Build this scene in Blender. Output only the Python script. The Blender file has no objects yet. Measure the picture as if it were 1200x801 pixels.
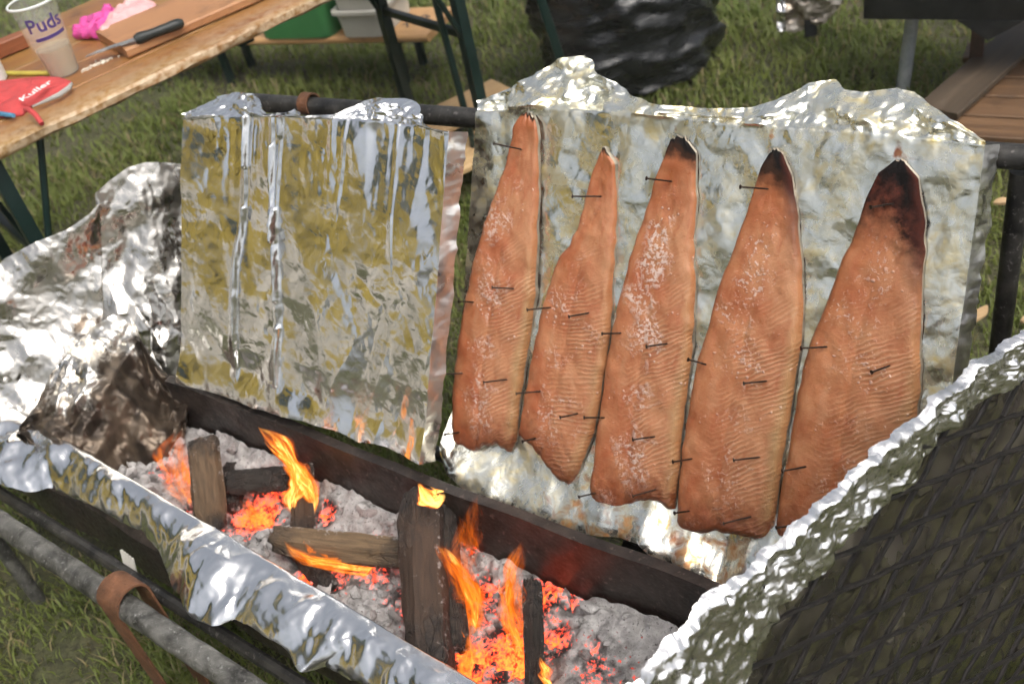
import bpy, bmesh, math, random
import numpy as np
from mathutils import Vector, Matrix

# ------------------------------------------------------------------ camera, sky, sun, exposure
sc = bpy.context.scene
R = math.radians
FPX, PITCH, CAMH = 1250.0, R(38.0), 1.6
DN = np.array([380.0, 1550.0]); DN /= np.linalg.norm(DN)
RT = np.array([DN[1], -DN[0]])
FW = np.array([0, math.cos(PITCH), -math.sin(PITCH)])
XR = np.array([1.0, 0, 0]); UPV = np.array([0, math.sin(PITCH), math.cos(PITCH)])
CAM = np.array([0, 0, CAMH])
cd = bpy.data.cameras.new('camera'); cam = bpy.data.objects.new('camera', cd)
sc.collection.objects.link(cam); sc.camera = cam
# image right / image up as world vectors (the camera is rolled by about 14 degrees)
img_r = XR * RT[0] - UPV * DN[0]
img_d = XR * RT[1] - UPV * DN[1]
rot = Matrix((Vector(img_r), Vector(-img_d), Vector(-FW))).transposed()
cam.matrix_world = Matrix.Translation(Vector(CAM)) @ rot.to_4x4()
cd.sensor_width = 36.0; cd.lens = 36.0 * FPX / 1200.0
cd.clip_start = 0.02; cd.clip_end = 500
cd.dof.use_dof = True; cd.dof.focus_distance = 1.42; cd.dof.aperture_fstop = 6.0

SUN_EL, SUN_AZ = 60.0, 150.0     # azimuth clockwise from +Y
w = bpy.data.worlds.new('World'); sc.world = w; w.use_nodes = True
wn = w.node_tree.nodes; wl = w.node_tree.links
sky = wn.new('ShaderNodeTexSky'); sky.sky_type = 'NISHITA'; sky.sun_disc = False
sky.sun_elevation = R(SUN_EL); sky.sun_rotation = R(SUN_AZ); sky.dust_density = 6.0; sky.air_density = 1.0; sky.ozone_density = 1.0
wn['Background'].inputs['Strength'].default_value = 0.10
hs = wn.new('ShaderNodeHueSaturation'); hs.inputs['Saturation'].default_value = 0.42      # thin cloud veil: a paler sky
wl.new(sky.outputs[0], hs.inputs['Color']); wl.new(hs.outputs[0], wn['Background'].inputs[0])
ld = bpy.data.lights.new('sun', 'SUN'); ld.energy = 1.3; ld.angle = R(45); ld.color = (1, .95, .87)
sun = bpy.data.objects.new('sun', ld); sc.collection.objects.link(sun)
sd = Vector((math.sin(R(SUN_AZ)) * math.cos(R(SUN_EL)), math.cos(R(SUN_AZ)) * math.cos(R(SUN_EL)), math.sin(R(SUN_EL))))
sun.rotation_euler = sd.to_track_quat('Z', 'Y').to_euler(); sun.location = (3, -3, 6)
sc.view_settings.view_transform = 'Standard'; sc.view_settings.look = 'None'
sc.view_settings.exposure = 0.84; sc.view_settings.gamma = 1.0; sc.view_settings.use_curve_mapping = False
sc.cycles.use_denoising = True
sc.cycles.max_bounces = 6; sc.cycles.glossy_bounces = 4; sc.cycles.diffuse_bounces = 2; sc.cycles.volume_bounces = 0; sc.cycles.transparent_max_bounces = 10; sc.cycles.use_adaptive_sampling = True; sc.cycles.adaptive_threshold = 0.05; sc.cycles.adaptive_min_samples = 16
sc.cycles.sample_clamp_indirect = 6.0

# ------------------------------------------------------------------ pixels to directions
def ray(x, y):
    d = np.array([x - 600.0, y - 400.5])
    return FW * FPX + XR * (d @ RT) - UPV * (d @ DN)
def atz(x, y, z):
    r = ray(x, y); return CAM + r * (z - CAMH) / r[2]
def onplane(x, y, p, n):
    r = ray(x, y); return CAM + r * ((p - CAM) @ n) / (r @ n)
def nrm(v):
    v = np.array(v, float); return v / np.linalg.norm(v)
ZZ = np.array([0, 0, 1.0])
TA = R(-44.5)                                     # direction the fire trough runs in
DS = np.array([math.cos(TA), math.sin(TA), 0]); DQ = np.array([-math.sin(TA), math.cos(TA), 0])
def W(s, q, z): return DS * s + DQ * q + ZZ * z

# ------------------------------------------------------------------ noise fields
def hash2(i, j, seed):
    h = np.sin(i * 127.1 + j * 311.7 + seed * 74.7) * 43758.5453
    return h - np.floor(h)
def facet(u, v, seed):
    """piecewise flat random field on a simplex lattice: flat facets that meet in sharp creases"""
    k = (u + v) * 0.3660254
    i = np.floor(u + k); j = np.floor(v + k)
    a = u + k - i; b = v + k - j
    up = a > b
    h00 = hash2(i, j, seed); h11 = hash2(i + 1, j + 1, seed)
    hm = np.where(up, hash2(i + 1, j, seed), hash2(i, j + 1, seed))
    w11 = np.where(up, b, a); w00 = np.where(up, 1 - a, 1 - b); wm = 1 - w11 - w00
    return h00 * w00 + h11 * w11 + hm * wm - .5
def vnoise(u, v, seed):
    i = np.floor(u); j = np.floor(v); a = u - i; b = v - j
    a = a * a * (3 - 2 * a); b = b * b * (3 - 2 * b)
    return (hash2(i, j, seed) * (1 - a) * (1 - b) + hash2(i + 1, j, seed) * a * (1 - b)
            + hash2(i, j + 1, seed) * (1 - a) * b + hash2(i + 1, j + 1, seed) * a * b) - .5
def crumple(u, v, seed, size=.05, oct=4, gain=.42, warp=.35):
    t = np.zeros_like(u); f = 1 / size; a = 1.0
    for o in range(oct):
        wu = vnoise(u * f * .7, v * f * .7, seed + 31 + o) * warp * 2; wv = vnoise(u * f * .7, v * f * .7, seed + 57 + o) * warp * 2
        th = seed * 1.7 + o * 1.1; c, s = math.cos(th), math.sin(th)
        x = u * f + wu; y = v * f + wv
        t += a * facet(x * c - y * s, x * s + y * c, seed + o * 7)
        f *= 2.15; a *= gain
    return t

# ------------------------------------------------------------------ object helpers
ORG = {}
def tag(o, label, cat, group=None, kind=None):
    if label: o['label'] = label
    if cat: o['category'] = cat
    if group: o['group'] = group
    if kind: o['kind'] = kind
    return o
def empty(name, loc, label=None, cat=None, group=None):
    o = bpy.data.objects.new(name, None); sc.collection.objects.link(o)
    o.location = Vector(loc); o.empty_display_size = .05; ORG[o.name] = np.array(loc, float)
    tag(o, label, cat, group); return o
def obj(name, V, F, mat, parent=None, smooth=True, attrs=None, uv=None, origin=None, sharp=None):
    V = np.array(V, float).reshape(-1, 3)
    if parent is not None: og = ORG[parent.name]
    elif origin is not None: og = np.array(origin, float)
    else: og = np.array([(V[:, 0].min() + V[:, 0].max()) / 2, (V[:, 1].min() + V[:, 1].max()) / 2, V[:, 2].min()])
    me = bpy.data.meshes.new(name)
    if isinstance(F, np.ndarray):
        n, k = F.shape
        me.vertices.add(len(V)); me.vertices.foreach_set('co', (V - og).ravel())
        me.loops.add(n * k); me.loops.foreach_set('vertex_index', F.ravel().astype(np.int32))
        me.polygons.add(n); me.polygons.foreach_set('loop_start', np.arange(0, n * k, k, dtype=np.int32))
        me.update(calc_edges=True)
    else:
        me.from_pydata([tuple(v) for v in V - og], [], F)
    me.polygons.foreach_set('use_smooth', [smooth] * len(me.polygons))
    if uv is not None:
        l = me.uv_layers.new(name='UVMap'); li = np.empty(len(me.loops), np.int32); me.loops.foreach_get('vertex_index', li)
        l.data.foreach_set('uv', np.array(uv, float)[li].ravel())
    for k, a in (attrs or {}).items():
        at = me.attributes.new(k, 'FLOAT', 'POINT'); at.data.foreach_set('value', np.array(a, float).ravel())
    if sharp is not None: me.set_sharp_from_angle(angle=R(sharp))
    if mat is not None: me.materials.append(mat)
    me.validate()
    o = bpy.data.objects.new(name, me); sc.collection.objects.link(o)
    if parent is not None: o.parent = parent; ORG[o.name] = og
    else: o.location = Vector(og); ORG[o.name] = og
    return o
class MB:
    def __init__(s): s.V = []; s.F = []
    def add(s, V, F):
        b = len(s.V); s.V += [np.array(v, float) for v in V]; s.F += [tuple(i + b for i in f) for f in F]; return s
    def box(s, c, ax, half, bev=0.0, noise=0, rnd=None):
        """box with chamfered edges; ax = 3 unit vectors, half = 3 half sizes"""
        c = np.array(c, float); h = np.array(half, float); bev = min(bev, .9 * h.min())
        bm = bmesh.new(); bmesh.ops.create_cube(bm, size=2)
        for v in bm.verts: v.co = Vector((v.co.x * h[0], v.co.y * h[1], v.co.z * h[2]))
        if bev > 0: bmesh.ops.bevel(bm, geom=list(bm.edges), offset=bev, segments=2, profile=.6, affect='EDGES')
        bm.verts.index_update()
        V = [c + ax[0] * v.co.x + ax[1] * v.co.y + ax[2] * v.co.z for v in bm.verts]
        F = [[v.index for v in f.verts] for f in bm.faces]; bm.free()
        return s.add(V, F)
    def tube(s, pts, rad, n=12, cap=True, jit=0, seed=0):
        pts = [np.array(p, float) for p in pts]; rg = np.random.RandomState(seed)
        if not hasattr(rad, '__len__'): rad = [rad] * len(pts)
        V = []; F = []; t0 = nrm(pts[1] - pts[0])
        a = nrm(np.cross(t0, ZZ if abs(t0[2]) < .9 else XR))
        for i, p in enumerate(pts):
            t = nrm((pts[min(i + 1, len(pts) - 1)] - pts[max(i - 1, 0)])); a = nrm(a - t * (a @ t)); b = np.cross(t, a)
            for k in range(n):
                th = 2 * math.pi * k / n; r = rad[i] * (1 + jit * rg.uniform(-1, 1)); V.append(p + (a * math.cos(th) + b * math.sin(th)) * r)
        for i in range(len(pts) - 1):
            for k in range(n):
                F.append((i * n + k, i * n + (k + 1) % n, (i + 1) * n + (k + 1) % n, (i + 1) * n + k))
        if cap: F += [tuple(range(n - 1, -1, -1)), tuple((len(pts) - 1) * n + k for k in range(n))]
        return s.add(V, F)
    def lathe(s, c, prof, n=32, axis=ZZ):
        a = nrm(np.cross(axis, [0.3, 1, .1])); b = np.cross(axis, a); V = []; F = []
        for r, z in prof:
            for k in range(n):
                th = 2 * math.pi * k / n; V.append(np.array(c) + axis * z + (a * math.cos(th) + b * math.sin(th)) * max(r, 1e-4))
        for i in range(len(prof) - 1):
            for k in range(n): F.append((i * n + k, i * n + (k + 1) % n, (i + 1) * n + (k + 1) % n, (i + 1) * n + k))
        return s.add(V, F)
    def build(s, name, mat, parent=None, smooth=True, sharp=35, **k): return obj(name, s.V, s.F, mat, parent, smooth, sharp=sharp, **k)
def grid_faces(nu, nv, off=0):
    i, j = np.meshgrid(np.arange(nu - 1), np.arange(nv - 1), indexing='ij')
    a = i * nv + j
    return np.stack([a, a + nv, a + nv + 1, a + 1], -1).reshape(-1, 4) + off
def poly(pts, t):
    p = np.array(pts, float); d = np.r_[0, np.cumsum(np.linalg.norm(np.diff(p, axis=0), axis=1))]; d /= d[-1]
    return np.stack([np.interp(t, d, p[:, 0]), np.interp(t, d, p[:, 1])], -1)
def rays(px):
    d = px - np.array([600., 400.5])
    return FW * FPX + (d @ RT)[..., None] * XR - (d @ DN)[..., None] * UPV
def px_on_plane(px, p, n):
    r = rays(px); return CAM + r * (((p - CAM) @ n) / (r @ n))[..., None]
def smooth(a, b, x):
    t = np.clip((x - a) / (b - a), 0, 1); return t * t * (3 - 2 * t)

# ------------------------------------------------------------------ materials
def lin(h):
    h = h.lstrip('#'); o = []
    for i in (0, 2, 4):
        c = int(h[i:i + 2], 16) / 255; o.append(c / 12.92 if c <= .04045 else ((c + .055) / 1.055) ** 2.4)
    return (*o, 1)
class G:
    def __init__(s, name):
        s.m = bpy.data.materials.new(name); s.m.use_nodes = True; s.t = s.m.node_tree; s.t.nodes.clear()
        s.out = s.t.nodes.new('ShaderNodeOutputMaterial')
    def n(s, typ, _o=0, **kw):
        nd = s.t.nodes.new('ShaderNode' + typ)
        for k, v in kw.items():
            if k in nd.bl_rna.properties and k not in ('color',): setattr(nd, k, v); continue
            key = int(k[1:]) if k[0] == 'i' and k[1:].isdigit() else k.replace('_', ' ')
            s.set(nd.inputs[key], v)
        return nd.outputs[_o] if _o is not None else nd
    def set(s, inp, v):
        if isinstance(v, bpy.types.NodeSocket): s.t.links.new(v, inp)
        else:
            if hasattr(inp.default_value, '__len__') and not hasattr(v, '__len__'): v = (v,) * len(inp.default_value)
            if hasattr(v, '__len__') and hasattr(inp.default_value, '__len__') and len(v) == 3 and len(inp.default_value) == 4: v = (*v, 1)
            inp.default_value = v
    def obj(s): return s.n('TexCoord', 3)
    def map(s, vec, scale=(1, 1, 1), rot=(0, 0, 0), loc=(0, 0, 0)): return s.n('Mapping', Vector=vec, Scale=scale, Rotation=rot, Location=loc)
    def noise(s, vec, scale, detail=4, rough=.55, dist=0): return s.n('TexNoise', Vector=vec, Scale=scale, Detail=detail, Roughness=rough, Distortion=dist)
    def vor(s, vec, scale, feature='F1', o=0): return s.n('TexVoronoi', o, Vector=vec, Scale=scale, feature=feature)
    def mr(s, v, a, b, c=0., d=1.): return s.n('MapRange', i0=v, i1=a, i2=b, i3=c, i4=d)
    def ma(s, op, a, b=0.): return s.n('Math', operation=op, i0=a, i1=b)
    def mix(s, f, a, b):
        nd = s.t.nodes.new('ShaderNodeMix'); nd.data_type = 'RGBA'
        s.set(nd.inputs[0], f); s.set(nd.inputs[6], a); s.set(nd.inputs[7], b); return nd.outputs[2]
    def attr(s, name, o=2): return s.n('Attribute', o, attribute_name=name)
    def bump(s, h, strength=.5, dist=.01, nrm=None):
        k = dict(Height=h, Strength=strength, Distance=dist)
        if nrm is not None: k['Normal'] = nrm
        return s.n('Bump', **k)
    def pbr(s, **k):
        nd = s.n('BsdfPrincipled', None, **k); s.t.links.new(nd.outputs[0], s.out.inputs[0]); return s.m

def mat_foil(name, rough=.13, bump=.35, fine=160., stain=0., base=(.84, .84, .835), tint=(.5, .33, .13), burn=False):
    g = G(name); c = g.obj()
    d = g.map(c, rot=(.5, .3, .2))
    v1 = g.vor(d, fine * .35); v2 = g.vor(g.noise(d, 8, 2) if False else d, fine)
    nz = g.noise(c, fine * .6, 3)
    rd1 = g.ma('ABSOLUTE', g.ma('SUBTRACT', g.noise(d, fine * .22, 1, .4, .9), .5)); rd2 = g.ma('ABSOLUTE', g.ma('SUBTRACT', g.noise(g.map(c, rot=(1.1, .4, .9)), fine * .55, 1, .4, .7), .5))
    h = g.ma('ADD', g.ma('MULTIPLY', rd1, 3.2), g.ma('ADD', g.ma('MULTIPLY', rd2, 1.5), g.ma('ADD', g.ma('MULTIPLY', v1, .25), g.ma('MULTIPLY', nz, .12))))
    col = base; ro = g.mr(g.noise(c, 14, 3), .3, .75, rough * .6, rough * 1.6); me = 1.0
    if stain > 0:
        s1 = g.noise(c, 13, 5, .65, 1.0); s2 = g.noise(c, 45, 4, .6, .5)
        f = g.ma('MULTIPLY', g.mr(s1, .50 - .1 * stain, .66), g.mr(s2, .35, .62)); f = g.ma('MULTIPLY', f, .9 * min(1, stain))
        sa = g.attr('stain'); f2 = g.ma('MULTIPLY', g.mr(g.ma('ADD', sa, g.ma('MULTIPLY', g.ma('SUBTRACT', s2, .5), 1.1)), .42, .62), .95)
        col = g.mix(f, base, tint); col = g.mix(f2, col, g.mix(g.mr(s1, .4, .6), (.20, .045, .012), (.50, .25, .10)))
        ft = g.ma('MAXIMUM', f, f2); ro = g.mr(ft, 0., 1., ro, .42); me = g.mr(ft, 0., 1., 1., .55)
    if burn:
        s2 = g.noise(c, 22, 5, .65, .8); ba = g.attr('burn')
        f = g.mr(g.ma('ADD', ba, g.ma('MULTIPLY', g.ma('SUBTRACT', s2, .5), 1.6)), .36, .66)
        col = g.mix(f, base, g.mix(g.mr(g.noise(g.map(c, scale=(1, 1, .35)), 22, 3, .5, .6), .40, .70), (.05, .038, .029), (.19, .145, .105)))
        ro = g.mr(f, 0., 1., ro, .42); me = g.mr(f, 0., 1., 1., .6)
    return g.pbr(Base_Color=col, Metallic=me, Roughness=ro, Normal=g.bump(h, bump, .004))
def mat_metal(name, c1, c2, rough=.5, metal=.6, scale=20, spots=None, bump=.25):
    g = G(name); c = g.obj(); f = g.mr(g.noise(c, scale, 6, .65, .4), .35, .65)
    col = g.mix(f, c1, c2)
    fine = g.noise(c, scale * 8, 3)
    if spots: col = g.mix(g.mr(g.noise(c, scale * 5, 4, .7), .60, .68), col, spots)
    return g.pbr(Base_Color=col, Metallic=g.mr(f, 0., 1., metal, metal * .5), Roughness=g.mr(fine, .2, .8, rough - .12, min(1, rough + .15)), Normal=g.bump(g.ma('ADD', fine, f), bump, .003))
def mat_wood(name, c1, c2, c3=None, rough=.5, grain=(3, 60, 60), knots=True):
    g = G(name); uv = g.n('UVMap'); c = g.obj(); rnd = g.n('ObjectInfo', 5)
    cc = g.n('VectorMath', operation='ADD', i0=uv, i1=g.n('CombineXYZ', X=g.ma('MULTIPLY', rnd, 37.), Y=g.ma('MULTIPLY', rnd, 13.), Z=0.))
    a = g.noise(g.map(cc, scale=grain), 1.0, 6, .6, .8); b = g.noise(g.map(cc, scale=(grain[0] * .4, grain[1] * .15, 1)), 1.0, 3)
    col = g.mix(g.mr(a, .3, .7), c1, c2)
    col = g.mix(g.mr(b, .45, .7, 0., .8), col, c3 or c1)
    dirt = g.mr(g.noise(c, 9, 5, .7), .56, .72, 0., .55); col = g.mix(dirt, col, tuple(x * .3 for x in c1[:3]))
    col = g.mix(g.ma('MULTIPLY', g.attr('worn'), g.mr(g.noise(c, 60, 4), .35, .6)), col, (.55, .42, .28))
    return g.pbr(Base_Color=col, Roughness=g.mr(a, .2, .8, rough - .1, rough + .15), Normal=g.bump(a, .25, .003))
def mat_plain(name, col, rough=.5, metal=0., var=.25, scale=12, bump=.15, **kw):
    g = G(name); c = g.obj(); nz = g.noise(c, scale, 5, .6)
    cc = g.mix(g.mr(nz, .3, .7), tuple(x * (1 - var) for x in col[:3]), tuple(min(1, x * (1 + var)) for x in col[:3]))
    return g.pbr(Base_Color=cc, Roughness=g.mr(nz, .3, .7, max(.02, rough - .1), rough + .1), Metallic=metal, Normal=g.bump(g.noise(c, scale * 9, 3), bump, .003), **kw)

# ------------------------------------------------------------------ ground and grass
rng = np.random.RandomState(4)
g = G('soil'); c = g.obj()
soil = g.mix(g.mr(g.noise(c, 1.6, 6, .7), .38, .62), (.070, .085, .026), (.130, .115, .062))
soil = g.mix(g.mr(g.noise(c, 60, 5, .7), .4, .7), soil, (.03, .028, .015))
m_soil = g.pbr(Base_Color=soil, Roughness=.95, Normal=g.bump(g.noise(c, 40, 6, .7), .8, .03))
N = 90
ax = np.sinh(np.linspace(-5.2, 5.2, N)); ax = ax / ax.max() * 40
gx, gy = np.meshgrid(ax, ax + 2.5, indexing='ij')
gz = (vnoise(gx * .8, gy * .8, 3) * .03) * np.exp(-(gx ** 2 + (gy - 2) ** 2) / 200) - .012
tag(obj('ground', np.stack([gx, gy, gz], -1), grid_faces(N, N), m_soil, origin=(0, 2.5, 0)), None, None, kind='structure')

g = G('grass_blades'); rn = g.attr('tone'); c = g.obj()
patch = g.mr(g.noise(c, 2.2, 5, .65), .36, .64)
gc = g.mix(patch, (.115, .165, .030), (.240, .270, .064))
gc = g.mix(g.mr(rn, .0, 1., 0., .6), gc, (.20, .235, .075))
gc = g.mix(g.mr(rn, .86, .9), gc, (.30, .25, .125))
dif = g.n('BsdfPrincipled', Base_Color=gc, Roughness=.55, Specular_IOR_Level=.35)
tr = g.n('BsdfTranslucent', Color=gc)
g.t.links.new(g.n('MixShader', Fac=.42, i1=dif, i2=tr), g.out.inputs[0]); m_grass = g.m
def grass(n, rmin, rmax, az, seed, hs=1.0):
    r = np.random.RandomState(seed)
    rr = rmin * (rmax / rmin) ** r.rand(n); th = R(az) * (2 * r.rand(n) - 1)
    x = rr * np.sin(th); y = rr * np.cos(th)
    # clump together
    x += .02 * r.randn(n); y += .02 * r.randn(n)
    den = vnoise(x * 7, y * 7, 11) + .6 * vnoise(x * 2.1, y * 2.1, 5)
    keep = r.rand(n) < np.clip(.78 + den * 1.2, .08, 1)
    x, y, rr, den = x[keep], y[keep], rr[keep], den[keep]; n = len(x)
    hgt = (.024 + .036 * r.rand(n) ** 1.6) * (1 + .7 * np.clip(den, -.4, .6)) * hs
    wd = (.0013 + .0012 * r.rand(n)) * np.clip(rr / 1.8, .8, 2.2)
    a = 2 * math.pi * r.rand(n); lean = (.25 + .9 * r.rand(n)) * hgt
    bx, by = np.cos(a), np.sin(a); sx, sy = -by, bx
    z0 = vnoise(x * .8, y * .8, 3) * .03 - .016
    P = np.stack([x, y, z0], -1); S = np.stack([sx, sy, 0 * sx], -1) * wd[:, None]; B = np.stack([bx, by, 0 * bx], -1)
    mid = P + B * (lean * .28)[:, None] + ZZ * (hgt * .62)[:, None]; tip = P + B * lean[:, None] + ZZ * (hgt * (1 - .25 * r.rand(n)))[:, None]
    V = np.stack([P - S, P + S, mid - S * .75, mid + S * .75, tip], 1)
    tone = np.repeat(r.rand(n), 5)
    b = np.arange(n) * 5
    T = np.concatenate([np.stack([b, b + 1, b + 3], -1), np.stack([b, b + 3, b + 2], -1), np.stack([b + 2, b + 3, b + 4], -1)])
    return V.reshape(-1, 3), T, tone
V1, T1, t1 = grass(290000, .9, 7.5, 48, 1)
V2, T2, t2 = grass(40000, .9, 9, 110, 2)
tag(obj('grass', np.concatenate([V1, V2]), np.concatenate([T1, T2 + len(V1)]), m_grass, attrs={'tone': np.r_[t1, t2]}, origin=(0, 2.5, 0)), 'short trodden green lawn with straw coloured blades', 'grass', kind='stuff')

# ------------------------------------------------------------------ shared materials
m_foil = mat_foil('foil_clean', .15, .09, 110)
m_foil_edge = mat_foil('foil_edge', .34, .12, 110)
m_foil_fish = mat_foil('foil_greasy', .22, .13, 130, stain=1.0, base=(.83, .83, .75), tint=(.60, .47, .17))
m_foil_end = mat_foil('foil_burnt', .27, .16, 110, base=(.64, .61, .56), burn=True)
m_foil_front = mat_foil('foil_front', .20, .10, 80)
m_foil_grate = mat_foil('foil_grate', .24, .25, 120, base=(.78, .77, .76))
m_steel_dark = mat_metal('dark_steel', (.018, .0155, .014), (.054, .041, .034), .42, .5, 16, (.13, .10, .085))
m_rail = mat_metal('sooty_pipe', (.016, .016, .016), (.06, .056, .05), .45, .5, 18, (.16, .15, .14))
m_rail_grey = mat_metal('weathered_pipe', (.035, .034, .03), (.17, .165, .15), .5, .5, 26, (.30, .30, .28), .4)
m_rust = mat_metal('rusty_band', (.10, .045, .022), (.20, .085, .04), .7, .25, 24, (.06, .03, .02), .5)
m_black = mat_metal('black_paint', (.010, .011, .012), (.025, .025, .026), .45, .2, 20)
m_galv = mat_metal('galvanised', (.34, .37, .39), (.48, .50, .52), .45, .35, 40, (.12, .11, .1))
m_green_steel = mat_plain('green_steel', (.006, .020, .017), .4, .1)
m_board_wood = mat_wood('board_wood', (.10, .06, .03), (.16, .10, .055), None, .7)

# ------------------------------------------------------------------ boards
BA, LEAN = R(-41.0), R(25.0)
BS = np.array([math.cos(BA), math.sin(BA), 0]); BQ = np.array([-math.sin(BA), math.cos(BA), 0])
BU = BQ * math.sin(LEAN) + ZZ * math.cos(LEAN); BN = np.cross(BS, BU)
PR = atz(530, 525, .32); PL = atz(513, 542, .372)

def foil_board(name, P0, bottom, fold, top, nu, nvb, nvt, mat, seed, amp, size, label, extra=None, stainfn=None, backbend=50):
    """front sheet on the leaning board plane up to the fold, then over the top edge"""
    root = empty(name, P0 * np.array([1, 1, 0]) + ZZ * .27, label, 'foil board', 'foil covered boards leaning over the fire')
    t = np.linspace(0, 1, nu)
    pb, pf, pt = poly(bottom, t), poly(fold, t), poly(top, t)
    Wb, Wf = px_on_plane(pb, P0, BN), px_on_plane(pf, P0, BN)
    # flap above the fold lies on a plane tipped back
    L2 = LEAN + R(backbend); u2 = BQ * math.sin(L2) + ZZ * math.cos(L2); n2 = np.cross(BS, u2)
    Wt = np.stack([px_on_plane(pt[i:i + 1], Wf[i], n2)[0] for i in range(nu)])
    lim = np.clip(((Wt - Wf) @ u2), -.02, .20); Wt = Wf + BS * (((Wt - Wf) @ BS)[:, None]) + u2 * lim[:, None]
    k1 = np.linspace(0, 1, nvb); k2 = np.linspace(0, 1, nvt + 1)[1:]
    S = np.concatenate([Wb[:, None] * (1 - k1)[None, :, None] + Wf[:, None] * k1[None, :, None],
                        Wf[:, None] * (1 - k2)[None, :, None] + Wt[:, None] * k2[None, :, None]], 1)
    nv = nvb + nvt
    a = (S - P0) @ BS; b = (S - P0) @ BU
    d = crumple(a, b, seed, size, 4, .40) * amp
    kk = np.r_[k1, 1 + k2][None, :] * np.ones((nu, 1))
    tt = t[:, None] * np.ones((1, nv))
    if extra is not None: d = d + extra(a, b, tt, kk)
    d += smooth(.94, 1.15, kk) * (crumple(a, b * 1.4, seed + 9, .075, 3, .40) * .046 + crumple(a * 1.6, b, seed + 19, .018, 2, .5) * .007)
    S = S + BN * d[..., None]
    S[:, -1] += BN * 0
    at = {'stain': (stainfn(a, b, tt, kk) if stainfn else np.zeros_like(a))}
    fs = obj('foil_sheet', S, grid_faces(nu, nv), mat, root, attrs=at)
    # wrapped side edges of foil, folded back round the board
    for e, sg in ((0, -1), (nu - 1, 1)):
        edge = S[e, :nvb]; m = 7
        kb = np.linspace(0, 1, m)
        dd = crumple(np.arange(nvb)[:, None] * .004 * np.ones((1, m)), kb[None] * .03 * np.ones((nvb, 1)), seed + e, .03, 3) * .007
        SE = edge[:, None] - BN * (kb * .030)[None, :, None] + BS * (sg * (dd + .011 * kb[None]))[..., None]
        SE[:, 0] = edge
        obj('foil_edge', SE, grid_faces(nvb, m), m_foil_edge, root, attrs={'stain': np.zeros(nvb * m)})
    # wooden board behind the foil
    c0 = (Wb[nu // 2] * .5 + Wf[nu // 2] * .5)
    cs = [(Wb[0] - P0) @ BS, (Wf[0] - P0) @ BS, (Wb[-1] - P0) @ BS, (Wf[-1] - P0) @ BS]
    s0, s1 = max(cs[0], cs[1]) + .004, min(cs[2], cs[3]) - .004
    u0 = max(((Wb - P0) @ BU).max() * .4, 0.0); u1 = ((Wf - P0) @ BU).min() - .006
    MB().box(P0 + BS * (s0 + s1) / 2 + BU * (u0 + u1) / 2 - BN * .021, (BS, BU, BN), ((s1 - s0) / 2, (u1 - u0) / 2, .009), .002).build('backing_board', m_board_wood, root)
    return root, (s0, s1, u0, u1)

def left_extra(a, b, t, k):
    # long folded vertical ribs and gathers running down from the top edge
    d = np.zeros_like(a)
    for c0, wd, h, lo, sk in ((.235, .013, .011, .02, -.02), (.345, .012, .012, .0, .06), (.375, .010, .012, .02, .0), (.62, .010, .003, .6, -.08), (.80, .012, .003, .5, .06)):
        cc = c0 + sk * (1 - k) + .006 * np.sin(k * 9 + c0 * 30)
        x = (t - cc) / wd * (.7 + .5 * np.clip(k, 0, 1))
        ridge = np.where(x < 0, np.clip(1 + x * .6, 0, 1), np.clip(1 - x * 2.2, 0, 1))
        d += h * ridge * smooth(lo, lo + .25, k) * (.35 + .65 * (vnoise(k * 6 + c0 * 40, t * 0 + 3, 4) > -.12))
    gather = facet(t * 34 + vnoise(t * 9, k * 3, 5) * 1.5, k * 3.2, 77) * .006 * smooth(.55, 1.0, k)
    soft = vnoise(t * 5, k * 3, 8) * .014 + vnoise(t * 11 + k * 3, k * 4, 9) * .006
    fan = facet(t * 13 - k * 4, k * 2.2, 21) * .008 * (1 - smooth(.1, .55, k))
    return d + gather + soft + fan + .010 * (1 - smooth(0, .16, k)) ** 1.5
LB_bottom = [(213, 446), (250, 458), (300, 476), (350, 489), (400, 505), (420, 518), (440, 519), (470, 530), (499, 540)]
LB_fold = [(215, 139), (250, 137), (330, 135), (420, 140), (490, 149), (523, 155)]
LB_top = [(217, 133), (232, 126), (252, 113), (270, 108), (306, 109), (312, 118), (318, 133), (345, 131), (352, 127), (366, 135), (395, 134), (420, 119), (440, 114), (475, 115), (487, 119), (500, 145), (523, 153)]
lb, lb_ext = foil_board('foil_board', PL, LB_bottom, LB_fold, LB_top, 230, 170, 44, m_foil, 3, .0075, .11,
    'upright board wrapped in bare shiny crumpled foil, without fish', left_extra)

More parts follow.
